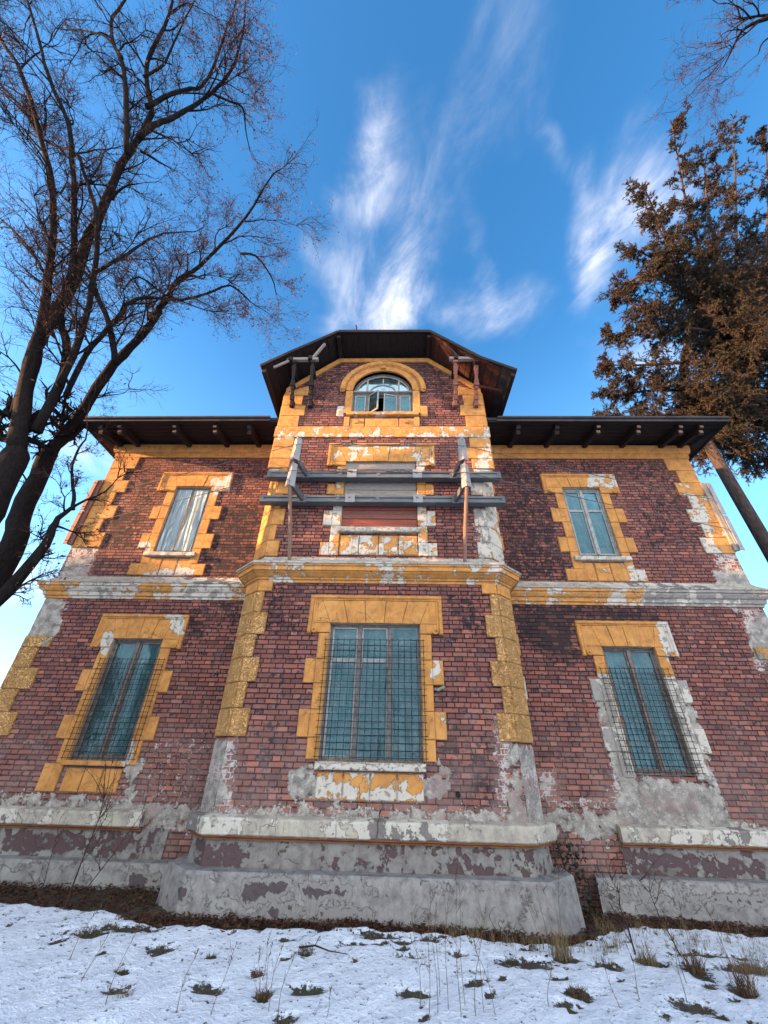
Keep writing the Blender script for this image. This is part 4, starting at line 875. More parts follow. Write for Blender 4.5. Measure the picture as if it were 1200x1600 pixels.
w1 = window(F_bay, -.80, .80, -.06, 2.03, 3, 1.42, seed=1); grille(F_bay, -.87, .87, -.03, 1.76, 17, 19, .075, w1)
# loose film hanging in front of the right-hand light
for (a, b), sd_, z1_ in (((.29, .76), 4, 1.98), ((-.25, .24), 6, 1.30)):
    folded(F_bay, a, b, -.02, z1_, -.055, .012, sd_).build('torn_film', 'glass', w1, smooth=True)
for xc, sd_ in ((WXL, 2), (WXR, 3)):
    reveal(F_main, xc-HW, xc+HW, -.14, 1.96)
    ww = window(F_main, xc-HW, xc+HW, -.14, 1.96, 2, None, seed=sd_, sash_m='frame')
    if xc < 0: grille(F_main, xc-.60, xc+.74, -.14, 1.58, 15, 19, .085, ww)
    else: grille(F_main, xc-.72, xc+.60, -.14, 1.57, 15, 19, .085, ww)
for xc, sd_, zt_ in ((UXL, 5, 5.79), (UXR, 7, 5.82)):
    reveal(F_main, xc-HU, xc+HU, 3.97, zt_)
    ww = window(F_main, xc-HU, xc+HU, 3.97, zt_, 2, None if xc < 0 else 5.20, seed=sd_, frame_m='frame' if xc < 0 else 'frame_pale')
    if xc < 0:
        for (a, b), s2 in (((xc-.42, xc-.04), 3), ((xc+.02, xc+.38), 8)):
            folded(F_main, a, b, 4.0, 5.74, -.05, .022, s2).build('torn_film', 'film', ww, smooth=True)
# boarded middle window
reveal(F_bay, -.78, .81, 4.0, 5.74, .12)
BD = [(5.55, 5.735, 'greywood'), (5.38, 5.545, 'brownwood'), (5.20, 5.375, 'brownwood'), (4.98, 5.195, 'greywood'), (4.83, 4.975, 'greywood'), (4.72, 4.825, 'brownwood'), (4.60, 4.715, 'redplank'),
      (4.45, 4.595, 'redplank'), (4.36, 4.445, 'brownwood'), (4.24, 4.352, 'brownwood'), (4.12, 4.232, 'redplank'), (4.0, 4.112, 'redplank')]
bw = None
for i, (a, b, mt) in enumerate(BD):
    mb = MB(); mb.box(F_bay(.015+.01*math.sin(i*5), -.03+.006*math.sin(i*3), (a+b)/2), (1.585, .025, b-a), Matrix.Rotation(.004*math.sin(i*7), 3, 'Y'))
    mb.build('board', mt, house)
# arched window with open casement lights
def arch_window():
    F = F_bay; zc_ = 8.13; d = -.10
    mb = MB(); n = 28
    def ring(r0, r1, a0, a1, d0, d1, nn=n):
        vs = []
        for i in range(nn+1):
            a = a0+(a1-a0)*i/nn
            for r, dd in ((r0, d0), (r0, d1), (r1, d1), (r1, d0)): vs.append(F(r*math.cos(a), dd, zc_+r*math.sin(a)))
        fs = [(i*4+q, i*4+(q+1) % 4, (i+1)*4+(q+1) % 4, (i+1)*4+q) for i in range(nn) for q in range(4)]+[(0, 1, 2, 3), (nn*4, nn*4+1, nn*4+2, nn*4+3)]
        mb.add(vs, fs)
    ring(.725, .785, 0, PI, d-.04, d+.01)
    for u in (-.755, .755): mb.box(F(u, d-.015, 7.725), (.055, .05, .80))
    mb.box(F(0, d-.005, 8.10), (1.50, .06, .055)); mb.box(F(0, d-.015, 7.345), (1.50, .05, .05))
    for u in (-.40, .40): mb.box(F(u, d, 7.73), (.06, .06, .74))
    fr = mb.build('arched_window', 'frame', house)
    mb = MB()
    ring(.36, .39, .25, PI-.25, d-.03, d, 16)
    for u, h in ((-.42, .60), (.42, .60)): mb.box(F(u, d-.012, 8.13+h/2-.02), (.045, .04, h))
    mb.box(F(0, d-.012, 8.64), (.03, .035, .22))
    ring(.69, .725, 0, PI, d-.035, d-.005); mb.box(F(0, d-.012, 8.145), (1.40, .04, .035)); mb.build('fanlight_bars', 'frame_pale', fr)
    mb = MB(); vs = [F(0, d-.02, 8.13)]+[F(.74*math.cos(PI*i/24), d-.02, 8.13+.74*math.sin(PI*i/24)) for i in range(25)]
    mb.add(vs, [(0, i, i+1) for i in range(1, 25)]); mb.build('pane', 'glass', fr)
    # four casements, the middle two swung in / out
    def leaf(hx, wdt, ang, sg):
        mb = MB(); g = MB(); R2 = Matrix.Rotation(ang, 3, 'Z'); h = Vector(F(hx, d, 0)); 
        def P(u, z, dd=0): v = R2 @ Vector((sg*u, -dd, 0)); return (h.x+v.x, h.y+v.y, z)
        for u0, u1, a, b in ((0, .035, 7.37, 8.07), (wdt-.035, wdt, 7.37, 8.07), (.035, wdt-.035, 8.03, 8.07), (.035, wdt-.035, 7.37, 7.41)):
            c = P((u0+u1)/2, (a+b)/2); mb.box(c, (u1-u0, .035, b-a), R2)
        g.box(P(wdt/2, 7.72), (wdt-.07, .005, .63), R2); q = mb.build('casement', 'frame_pale', fr); g.build('pane', 'glass', q)
    leaf(-.725, .29, 0, 1); leaf(-.37, .34, R_(-38), 1); leaf(.37, .35, R_(12), -1); leaf(.725, .29, 0, -1)
    c = MB(); leafp = None
    mb = folded(F, -.74, -.40, 7.38, 8.05, d-.16, .02, 1); mb.build('curtain', 'film', fr, smooth=True)
    mb = folded(F, .05, .74, 7.38, 8.05, d-.16, .02, 3); mb.build('curtain', 'film', fr, smooth=True)
    mb = MB(); vs = []
    for i in range(33):
        for k in range(7):
            a = PI*i/32; q = k/6; vs.append(F(.765*q*math.cos(a), d-.13+.015*math.sin(a*9+q*7), 8.13+.765*q*math.sin(a)))
    mb.add(vs, [(i*7+k, i*7+k+1, (i+1)*7+k+1, (i+1)*7+k) for i in range(32) for k in range(6)]); mb.build('curtain', 'film', fr, smooth=True)
    mb = MB(); mb.box(F(.15, d-.05, 7.71), (.018, .03, .66)); mb.build('mullion', 'frame_pale', fr)
arch_window()
reveal(F_bay, -.78, .78, 7.30, 8.13, .14)
# ---- main eaves: soffit boards, rafter tails, roof slopes
def slab(mb, a, b, c, d, th):
    """a quad sheet with thickness th upwards, subdivided lightly"""
    P = [Vector(q) for q in (a, b, c, d)]; n = (P[1]-P[0]).cross(P[3]-P[0]).normalized()
    if n.z < 0: n = -n
    Q = [q+n*th for q in P]; mb.add([tuple(q) for q in P+Q], [(0, 1, 2, 3), (7, 6, 5, 4), (0, 4, 5, 1), (1, 5, 6, 2), (2, 6, 7, 3), (3, 7, 4, 0)])
EX0, EX1, EY, EZ = -7.66, 8.40, .04, 7.08
def f(mb):     # sheathing seen from below: separate boards along the eave
    n = 8
    for i in range(n):
        y0 = EY+.01+(1.3)*i/n; y1 = EY+(1.3)*(i+1)/n-.008; z0 = EZ+(y0-EY)*.16; z1 = EZ+(y1-EY)*.16
        slab(mb, (EX0+.02, y0, z0), (EX1-.02, y0, z0), (EX1-.02, y1, z1), (EX0+.02, y1, z1), .025)
    for x0, x1 in ((EX0+.02, WL+.02), (WR-.02, EX1-.02)):
        slab(mb, (x0, 1.3, EZ+.21), (x1, 1.3, EZ+.21), (x1, 6.8, EZ+.21), (x0, 6.8, EZ+.21), .03)
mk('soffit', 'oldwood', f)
def f(mb):     # hipped slopes above
    e = .045; rz = 10.4; A = [(EX0, EY, EZ+e), (EX1, EY, EZ+e), (EX1, 8.2, EZ+e), (EX0, 8.2, EZ+e)]; r0 = (-3.2, 4.1, rz); r1 = (4.0, 4.1, rz)
    slab(mb, A[0], A[1], r1, r0, .06); slab(mb, A[2], A[3], r0, r1, .06)
    for a, b, r in ((A[0], A[3], r0), (A[1], A[2], r1)):
        mb.add([a, b, r, (a[0], a[1], a[2]+.06), (b[0], b[1], b[2]+.06), (r[0], r[1], r[2]+.06)], [(0, 1, 2), (3, 5, 4), (0, 3, 4, 1), (1, 4, 5, 2), (2, 5, 3, 0)])
roof = mk('roof', 'roof', f)
def f(mb):
    pass
for a, b, xe in (((EX0, EY-.02, EZ+.03), (-2.8, EY-.02, EZ+.05), EX0), ((2.85, EY-.02, EZ+.04), (EX1, EY-.02, EZ+.03), EX1)):
    gut = MB(); gut.beam(a, b, .03, .10); gut.tube([(a[0], a[1]-.035, a[2]+.05), (b[0], b[1]-.035, b[2]+.05)], .035, 8)
    gut.beam((xe, EY, EZ+.03), (xe, 6.5, EZ+.03), .03, .10); gut.build('gutter_board', 'roof', roof)
RX = [-7.18, -6.68, -5.26, -4.22, -3.35, 3.38, 4.33, 5.33, 6.30, 7.31, 7.80]
for i, x in enumerate(RX):
    mb = MB(); y0 = EY+.10; z0 = EZ-.02
    prof = [(y0, z0+.02), (y0-.01, z0-.05), (y0+.02, z0-.10), (y0+.07, z0-.10), (y0+.085, z0-.13), (y0+.07, z0-.17), (y0+.10, z0-.215), (y0+.16, z0-.20), (y0+.22, z0-.13), (y0+1.0, z0+.02), (y0+1.0, z0+.15), (y0+.02, z0+.02+.01)]
    wv = .05; n = len(prof)
    mb.add([(x-wv, y, z) for y, z in prof]+[(x+wv, y, z) for y, z in prof], [tuple(range(n)), tuple(range(n, 2*n))[::-1]]+[(k, (k+1) % n, n+(k+1) % n, n+k) for k in range(n)])
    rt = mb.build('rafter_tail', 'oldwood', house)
    if i in (1, 2, 3, 7, 8, 9, 10):  # pale end grain, with sunlight put into the colour on these tails
        mb = MB()
        for zz, yy, hh in ((z0-.06, y0-.008, .06), (z0-.155, y0+.066, .07)): mb.box((x-.004, yy, zz), (.086, .022, hh))
        mb.build('sunlit_pale_end', 'postwood', rt)
# ---- gable roof of the bay
GP = [(-3.04, 8.22), (-2.37, 8.76), (-1.20, 9.63), (1.24, 9.61), (2.44, 8.52), (3.27, 8.02)]
GY0, GY1 = -.72, 4.5
def f(mb):
    for (x0, z0), (x1, z1) in zip(GP, GP[1:]): slab(mb, (x0, GY0, z0), (x1, GY0, z1), (x1, GY1, z1), (x0, GY1, z0), .045)
groof = mk('gable_roof', 'roof', f)
for gi, ((x0, z0), (x1, z1)) in enumerate(zip(GP, GP[1:])):   # underside boards run along the slope
    mb = MB(); L = math.hypot(x1-x0, z1-z0); nb = max(2, int(L/.17)); nx, nz = (z1-z0)/L, -(x1-x0)/L
    sgn = -1 if nz > 0 else 1
    for k in range(nb):
        a, b = (k+.02)/nb, (k+.97)/nb; o_ = .012+.006*math.sin(k*5+x0); 
        if x0 > 2 and k in (3, 4): continue
        q = lambda t, y: (x0+(x1-x0)*t+nx*sgn*o_, y, z0+(z1-z0)*t+nz*sgn*o_-.012)
        slab(mb, q(a, GY0+.03), q(b, GY0+.03), q(b, 1.2+.3*math.sin(k*7)), q(a, 1.2), .012)
    mb.build('soffit_boards', 'redwood' if gi >= 3 else 'oldwood', groof)  # dark left and middle boards paint in shade, redder right slope looks sunlit
mb = MB()
for i, ((x0, z0), (x1, z1)) in enumerate(zip(GP, GP[1:])):
    mb.beam((x0, GY0-.015, z0+.005), (x1, GY0-.015, z1+.005), .03, .085 if i != 2 else .10, 0)
mb.build('verge_board', 'greywood' if False else 'oldwood', groof)
for x, z in ((-1.2, 9.52), (1.22, 9.52), (-2.36, 8.62), (-1.86, 8.66), (1.86, 8.66), (2.38, 8.50), (-2.95, 8.12), (3.18, 7.95)):
    mb = MB(); mb.beam((x, GY0+.05, z), (x, 1.2, z), .10, .12); mb.build('purlin', 'oldwood', groof)
def strut(x0, x1, lit):
    mb = MB(); A = Vector((x0, -.08, 7.50)); B = Vector((x1, -.56, 8.58)); n = 9; pts = []; 
    mb.box((x0, -.05, 7.57), (.12, .10, .16)); mb.box((x0, -.09, 7.50), (.10, .10, .07))
    for i in range(n):
        a = A.lerp(B, i/n); b = A.lerp(B, (i+1)/n); bul = .045*math.sin(PI*(i+.5)/n)
        mb.beam(a+Vector((0, -bul, 0)), b+Vector((0, -bul, 0)), .085+.02*math.sin(i*2.1), .10)
    mb.box(A.lerp(B, .42)+Vector((0, -.05, 0)), (.13, .12, .07)); mb.box(B+Vector((0, 0, -.03)), (.12, .12, .08))
    mb.build('strut', 'oldwood' if not lit else 'brownwood', brk)  # light put into the wood colour: brown for sunlit struts, dark for shaded
for s_, xs_ in ((-1, (-2.29, -1.82)), (1, (1.83, 2.35))):
    mb = MB(); xa, xb = (-2.47, -1.66) if s_ < 0 else (1.70, 2.50)
    mb.box(((xa+xb)/2, -.58, 8.66), (xb-xa, .09, .09))
    brk = mb.build('gable_bracket', 'greywood', house)
    bl = [((-1.82, -.58, 8.70), (-1.55, -.60, 9.28), .07), ((-2.75, -.62, 8.30), (-2.40, -.62, 8.56), .05)] if s_ < 0 else [((1.92, -.58, 8.70), (1.60, -.62, 9.30), .09), ((2.30, -.62, 8.64), (2.0, -.66, 8.86), .05), ((2.45, -.10, 8.22), (3.05, -.10, 8.02), .06)]
    for a_, b_, w_ in bl: mb = MB(); mb.beam(a_, b_, w_, .06); mb.build('brace', 'greywood' if s_ < 0 else 'redwood', brk)
    for x in xs_: strut(x, x+(.07 if s_ < 0 else .0)-(.04 if s_ < 0 else -.02), s_ > 0)
mb = MB(); mb.tube([(-.73, -.7, 9.64), (-.73, -.71, 9.86), (-.75, -.71, 9.93)], .022, 6); mb.build('roof_pin', 'roof', groof)
# projecting side trim, drain stub, putlog hole, hook by the window
mb = MB(); mb.tube([(1.28, -.0, -.42), (1.28, -.05, -.43)], .035, 10); mb.build('pipe_stub', 'rod', house)
mb = MB(); mb.tube([(1.02, .0, .97), (1.06, -.09, .95), (1.12, -.11, .98), (1.16, -.07, 1.0)], .022, 7); mb.build('gate_hook', 'greywood', house)
# the crack below the bay window
mb = MB(); cp = [(.17, -.53), (.20, -.58), (.18, -.62), (.15, -.66), (.16, -.70), (.13, -.76), (.14, -.84), (.12, -.92)]
for (a, b), (c, d) in zip(cp, cp[1:]): mb.beam((a, -.028 if b > -.66 else -.141, b), (c, -.028 if d > -.66 else -.141, d), .016, .006)
mb.build('crack', 'soil', house)
house['label'] = 'derelict two storey brick villa with peeling ochre trim, barred windows and a gabled front bay'
# ================================================================== steel strengthening frame in front of the bay
frame = tag(empty('bracing_frame'), 'grey steel bracing frame of two channels with angled plates and wooden props on the bay', 'bracing frame')
for z0, z1, x0, x1 in ((5.14, 5.31, -2.47, 2.62), (4.50, 4.66, -2.50, 2.62)):
    mb = MB(); zc_ = (z0+z1)/2; h = z1-z0; xm = (x0+x1)/2; L = x1-x0
    mb.box((xm, -.13, zc_), (L, .16, h*.96)); 
    mb.box((xm, -.222, z1-.025), (L, .022, .05)); mb.box((xm, -.222, z0+.025), (L, .022, .05))
    for u in (x0+.04, -.86, -.02, .82, x1-.04): mb.box((u, -.222, zc_), (.08, .022, h-.104))
    bm_ = mb.build('channel_beam', 'steel', frame)
    for u in (-.60, .82):
        mb = MB(); mb.box((u, -.243, zc_+.01), (.20, .016, h+.05)); mb.tube([(u-.02, -.25, zc_+.03), (u-.02, -.285, zc_+.03)], .024, 6)
        mb.build('clamp_plate', 'plate', bm_)
for s_ in (-1, 1):
    for zb_, zt_, za in ((5.16, 5.78, 5.22), (4.49, 5.08, 4.58)):
        xa = s_*1.74; mb = MB()
        mb.beam((s_*1.60, -.23, za), (s_*1.72, -.78, za), .07, .14)
        mb.box((s_*1.60, -.235, za), (.16, .012, .20)); arm = mb.build('arm', 'steel', frame)
        mb = MB(); hh = (zt_-zb_)
        for q in (-1, 1):       # two leaves of a bent plate, edge towards the viewer
            R2 = Matrix.Rotation(q*R_(42), 3, 'Z') @ Matrix.Rotation(R_(-3), 3, 'X')
            c = Vector((xa, -.82, (zb_+zt_)/2))+Vector((q*.042, .038, 0))
            mb.box(c, (.115, .012, hh), R2)
        mb.tube([(xa, -.84, zb_+.10), (xa, -.865, zb_+.10)], .012, 6); mb.tube([(xa, -.84, zt_-.10), (xa, -.865, zt_-.10)], .012, 6)
        mb.build('angle_plate', 'plate', frame)
    xb = s_*1.69
    mb = MB(); mb.tube([(s_*1.67, -.19, 3.12), (s_*1.675, -.30, 3.4), (s_*1.70, -.45, 3.85), (s_*1.72, -.62, 4.2), (s_*1.735, -.78, 4.50)], [.036, .037, .035, .037, .035], 8)
    if s_ < 0: mb.tube([(-1.70, -.44, 3.80), (-1.70, -.46, 3.86)], .045, 8)
    mb.build('wooden_prop', 'postwood', frame)
# cables with turnbuckles
for k, (zc_, zL, zR) in enumerate(((5.50, 5.45, 5.47), (4.80, 4.59, 4.65))):
    cab = tag(empty('strap_cable'), ('upper' if k == 0 else 'lower')+' steel cable with turnbuckles stretched across the bay between the corner boards', 'cable', 'steel cables strapped round the villa')
    mb = MB(); X = 1.74
    def sagline(a, b, n=14, s=.05):
        a, b = Vector(a), Vector(b); return [a.lerp(b, i/n)-Vector((0, 0, s*4*(i/n)*(1-i/n))) for i in range(n+1)]
    mb.tube(sagline((-7.42, MY-.03, zL), (-X, -.845, zc_+.03), s=.03), .008, 5)
    mb.tube(sagline((-X, -.845, zc_+.03), (X, -.845, zc_), s=.012), .008, 5)
    mb.tube(sagline((X, -.845, zc_), (8.10, MY-.03, zR), s=.03), .008, 5)
    mb.tube(sagline((-7.42, MY-.03, zL), (-7.42, 6.4, zL), s=.01), .008, 5); mb.tube(sagline((8.10, MY-.03, zR), (8.10, 6.4, zR), s=.01), .008, 5)
    if k == 0: mb.tube([(-.25, -.86, zc_+.01), (.32, -.86, zc_+.01)], .017, 6)
    mb.build('wire', 'cable', cab)
    for u in (-.66, .56) if k == 0 else (-.72, .42):
        mb = MB()
        for q in (-1, 1):
            pts = [(u+q*.05+.085*math.cos(a), -.87, zc_+.012+.035*math.sin(a)) for a in np.linspace(0, 2*PI, 13)]; mb.tube(pts, .011, 5)
        mb.tube([(u-.26, -.865, zc_+.01), (u-.13, -.87, zc_+.012)], .014, 6); mb.tube([(u+.13, -.87, zc_+.012), (u+.22, -.865, zc_+.01)], .014, 6)
        mb.box((u, -.87, zc_+.012), (.05, .03, .05)); mb.build('turnbuckle', 'cable', cab)
# boards on the house corners under the cables
for s_, X in ((-1, WL), (1, WR)):
    t = tag(empty('corner_boards'), ('brown' if s_ < 0 else 'grey')+' boards on the upper '+('left' if s_ < 0 else 'right')+' corner of the villa', 'corner boards', 'boards under the strap cables')
    mb = MB(); mb.box((X+s_*.02, MY-.055, 5.02), (.12, .05, 1.88)); mb.box((X+s_*.06, MY-.02, 5.02), (.05, .14, 1.84)); mb.build('baulk', 'brownwood' if s_ < 0 else 'greywood', t)
    for z0, z1 in ((5.02, 5.92), (4.08, 4.98)):
        mb = MB(); mb.box((X+s_*.115, MY-.10, (z0+z1)/2), (.12, .018, z1-z0), Matrix.Rotation(s_*R_(12), 3, 'Z'))
        for q in (.12, -.12): mb.tube([(X+s_*.115, MY-.10, (z0+z1)/2+q*3), (X+s_*.115, MY-.13, (z0+z1)/2+q*3)], .012, 6)
        mb.build('plate', 'plate' if s_ > 0 else 'brownwood', t)
# ================================================================== ground
GZ = -1.70
def gh(x, y):
    base = GZ-.012*(np.asarray(y)+2)-.032*np.maximum(x, 0)*np.clip((np.asarray(y)+2.5)/2.5, 0, 1)
    return base+.020*hn(x*.25, y*.25)+.010*hn(x*.9, y*.9+3)
SPOT = [(.18, -.67, .30, .14), (.52, -1.24, .22, .05), (.45, -1.05, .10, .06), (-.55, -1.26, .10, .08), (-2.96, -.98, .25, .12), (-2.6, -.8, .5, .12), (-2.07, -1.87, .08, .05), (-1.42, -1.49, .08, .06), (.05, -.95, .35, .05), (.75, -.75, .15, .08),
        (-.72, -2.15, .09, .14), (-.89, -1.77, .10, .06), (2.14, -1.09, .16, .10), (1.96, -1.88, .16, .12), (3.08, -.93, .2, .15), (3.4, -1.1, .14, .28), (3.5, -1.6, .12, .2), (3.37, -1.34, .1, .1), (1.55, -1.22, .08, .05), (2.55, -1.13, .2, .10), (4.0, -1.0, .35, .15), (3.9, -.6, .6, .1), (1.84, -1.6, .07, .05), (2.94, -2.15, .12, .08), (-3.9, -1.6, .3, .2), (4.4, -1.7, .3, .3)]
# where the snow stops in front of the plinth: (x, y)
SL = [(-30, .35), (-7.5, .3), (-4.9, .02), (-4.1, -.12), (-3.3, -.22), (-2.6, -.62), (-2.0, -.70), (-1.2, -.62), (-.5, -.50), (.1, -.46), (.7, -.52), (1.4, -.60), (2.3, -.60), (2.75, -.25), (3.1, .10), (3.6, .38), (4.2, .45), (4.8, .42), (9, .5), (30, .5)]
_r = np.random.default_rng(21)
for _i in range(120):
    _x, _y = _r.uniform(-4.6, 5.2), _r.uniform(-2.8, -.2); _s = _r.uniform(.012, .05) if _r.random() < .8 else _r.uniform(.06, .11)
    if _x > 1.5 and _r.random() < .5: _s *= 1.7
    SPOT.append((_x, _y, _s*_r.uniform(1, 2.2), _s))
def ground():
    xs = sorted(set(np.round(np.concatenate([np.arange(-6.5, 7, .06), np.linspace(-60, -6.5, 28), np.linspace(7, 60, 28), [-900, -300, 300, 900]]), 3)))
    ys = sorted(set(np.round(np.concatenate([np.arange(-4.2, 1.8, .06), np.linspace(-60, -4.2, 30), np.linspace(1.8, 60, 25), [-900, -300, 300, 900]]), 3)))
    X, Y = np.meshgrid(xs, ys); x, y = X.ravel(), Y.ravel()
    sl = np.interp(x, [q[0] for q in SL], [q[1] for q in SL])
    bare = np.clip(.5+(y-sl)/.16, 0, 1)*1.0
    for cx, cy, rx, ry in SPOT: bare = np.maximum(bare, np.clip(1.10-.75*np.hypot((x-cx)/rx, (y-cy)/ry), 0, .95))
    bare = np.maximum(bare, .235+.07*np.clip(hn(x*.7, y*.7), 0, 1)+.08*np.clip((y+3)/3, 0, 1))
    far = np.clip((np.hypot(x, y)-40)/100, 0, 1)
    z = gh(x, y)*(1-far)+GZ*far+.030*(1-np.clip((bare-.25)*3, 0, 1))*(np.hypot(x, y) < 50)+np.clip((y-sl)*.0, 0, 1)
    z = z+np.where(y > sl, .02*hn(x*2, y*2), .012*hn(x*2.3, y*2.9)+.006*hn(x*5, y*5.5+1))*(np.hypot(x, y) < 20)
    n = len(xs); fs = [(i*n+k, i*n+k+1, (i+1)*n+k+1, (i+1)*n+k) for i in range(len(ys)-1) for k in range(n-1)]
    mb = MB(); mb.add(list(zip(x, y, z)), fs, [(float(b), 0, 0, 1) for b in bare])
    tag(mb.build('ground', 'snow', smooth=True, recalc=False), kind='structure')
ground()
def leafquads(mb, P, size, nrm=None, asp=.45):
    for q in P:
        a = rng.normal(size=3); a /= np.linalg.norm(a); b = rng.normal(size=3); b -= a*b.dot(a); b /= np.linalg.norm(b)
        s = size*(.6+.8*rng.random()); q = np.array(q); c = np.cross(a, b)*s*.12
        mb.add([tuple(q-a*s), tuple(q-b*s*asp+c), tuple(q+a*s), tuple(q+b*s*asp+c)], [(0, 1, 2), (0, 2, 3)])
def flatleaves(mb, P, size):
    for q in P:
        a = np.array([rng.normal(), rng.normal(), .25*rng.normal()]); a /= np.linalg.norm(a); b = np.cross(a, [.3*rng.normal(), .3*rng.normal(), 1]); b /= np.linalg.norm(b)
        s = size*(.5+rng.random()); q = np.array(q); c = np.array([0, 0, s*.25])
        mb.add([tuple(q-a*s+c), tuple(q-b*s*.55), tuple(q+a*s+c*rng.random()), tuple(q+b*s*.55)], [(0, 1, 3), (1, 2, 3)])
mb = MB(); P = []
for i in range(9000):
    x = rng.uniform(-5.6, 5.8); sl = np.interp(x, [q[0] for q in SL], [q[1] for q in SL]); back = -.36 if abs(x) < 2.75 else .80
    if x < -2.7 and x > -4.6 and rng.random() < .0: continue
    t = rng.random()**.8; y = sl-.05+(back-sl+.06)*t+rng.normal()*.02
    if rng.random() < .06: y -= abs(rng.normal())*.25
    P.append((x, y, float(gh(x, y))+.012+.05*t*rng.random()))
flatleaves(mb, P, .024); tag(mb.build('leaf_litter', 'litter', recalc=False), 'strip of fallen brown leaves along the foot of the plinth', 'leaf litter', kind='stuff')
mb = MB(); P = [(rng.normal(3.02, .16), rng.uniform(.55, 1.0), rng.uniform(-1.95, -1.05)) for i in range(320)]; P = [(x+(z+1.5)*-.12, y, z) for x, y, z in P]
leafquads(mb, P, .028, asp=.7); mb.tube([(3.0, .9, -2.0), (2.98, .95, -1.5), (2.9, .98, -1.05)], .012, 5); tag(mb.build('ivy', 'ivy', recalc=False), 'dark ivy and brambles filling the recess between bay and right wing plinth', 'ivy', kind='stuff')
# ---- grass: individual dry clumps, and the small stubble as one mass
def blades(mb, c, r, n, h, lean=.5, w=.0035):
    for i in range(n):
        a = rng.uniform(0, 2*PI); rr = r*math.sqrt(rng.random()); x, y = c[0]+rr*math.cos(a), c[1]+rr*math.sin(a)*.8; z = float(gh(x, y))
        hh = h*(.4+.8*rng.random()); dx, dy = rng.normal()*lean*hh, rng.normal()*lean*hh; b = rng.uniform(0, PI); wx, wy = w*math.cos(b), w*math.sin(b)
        v = []; 
        for t in (0, .4, .75, 1.0):
            px, py, pz = x+dx*t*t, y+dy*t*t, z+hh*(t-.25*t*t*min(1, abs(dx+dy)/hh)); k = 1-t*.9
            v += [(px-wx*k, py-wy*k, pz), (px+wx*k, py+wy*k, pz)]
        mb.add(v, [(0, 1, 3, 2), (2, 3, 5, 4), (4, 5, 7, 6)])
TUFT = [((-.72, -2.15), .06, 60, .10, 'stalk', 'dark clump of dry leaves at the foot of the left stalk group'),
        ((-.89, -1.77), .05, 40, .08, 'stalk', 'small dark dry clump just behind the left group of stalks'),
        ((2.12, -1.02), .10, 150, .26, 'grass', 'tall straw coloured grass at the right corner of the bay plinth'),
        ((1.96, -1.88), .08, 90, .09, 'stalk', 'low brown clump alone in the snow before the straw coloured grass'),
        ((3.05, -.90), .11, 110, .16, 'grass', 'dry brown tuft at the foot of the right sapling'),
        ((3.42, -1.12), .09, 110, .22, 'stalk', 'dark tuft between the right sapling and the frame edge'),
        ((3.55, -1.62), .10, 130, .28, 'stalk', 'tall brown tuft nearest the lower right corner'),
        ((1.55, -1.22), .06, 60, .07, 'green', 'small green brown tuft in the snow left of the bay plinth corner grass'),
        ((-1.82, -2.30), .06, 70, .09, 'grass', 'pale straw tuft at the bottom edge on the left'),
        ((-1.42, -1.49), .06, 50, .06, 'green', 'small green tuft on the open snow left of the centre'),
        ((-2.10, -1.87), .06, 50, .05, 'green', 'low green tuft nearest the lower left corner'),
        ((.55, -1.18), .22, 150, .05, 'green', 'long low green clump in the centre of the snow'),
        ((-.55, -1.22), .10, 90, .08, 'green', 'green clump with a fallen twig just left of the centre'),
        ((-2.9, -.92), .26, 240, .06, 'green', 'wide mossy green clump near the left end of the bay plinth'),
        ((2.55, -1.05), .12, 90, .06, 'green', 'dark green patch between the bay corner and the right sapling'),
        ((4.05, -1.1), .22, 220, .18, 'grass', 'broad dry clump at the right edge below the wing plinth')]
for c, r, n, h, mt, lab in TUFT:
    mb = MB(); blades(mb, c, r, n, h, .55 if h < .2 else .38); tag(mb.build('grass_tuft', mt, recalc=False), lab, 'grass tuft', 'grass tufts in the snow')
mb = MB()
for i in range(260):
    x, y = (SPOT[26+i][0], SPOT[26+i][1]) if i < 120 else (rng.uniform(-4.5, 5), rng.uniform(-2.6, -.4))
    blades(mb, (x, y), .035, int(rng.integers(3, 14)), rng.uniform(.015, .045), .8, .003)
for i in range(260):
    x = rng.uniform(1.0, 5); y = rng.uniform(-.6, .55) if x > 2.9 else rng.uniform(-.85, -.5); blades(mb, (x, y), .03, 6, rng.uniform(.05, .20), .35, .0025)
tag(mb.build('grass', 'grass', recalc=False), 'scattered short dry grass poking through the snow', 'grass', kind='stuff')
# ---- tall dead stalks
def stalk(mb, x, y, h, lx=0., ly=0., side=3, r=.003, head=True):
    z = float(gh(x, y))-.02; n = 8; pts = [(x+lx*(t**1.6)+.01*math.sin(t*7+x*9), y+ly*t**1.6, z+h*t) for t in np.linspace(0, 1, n)]
    mb.tube(pts, [r*(1-.7*t) for t in np.linspace(0, 1, n)], 4)
    for i in range(side):
        k = rng.integers(3, n-1); p0 = Vector(pts[k]); a = rng.uniform(0, 2*PI); L = h*rng.uniform(.10, .22)
        mb.tube([p0, p0+Vector((math.cos(a)*L*.4, math.sin(a)*L*.4, L*.5)), p0+Vector((math.cos(a)*L*.6, math.sin(a)*L*.6, L))], [r*.5, r*.4, r*.25], 4)
    if head:
        for i in range(10):
            t = rng.uniform(.75, 1); k = t*(n-1); p0 = Vector(pts[int(k)]).lerp(Vector(pts[min(n-1, int(k)+1)]), k % 1)
            mb.tube([p0, p0+Vector((rng.normal()*.008, rng.normal()*.008, .015))], [.003, .0015], 4, False)
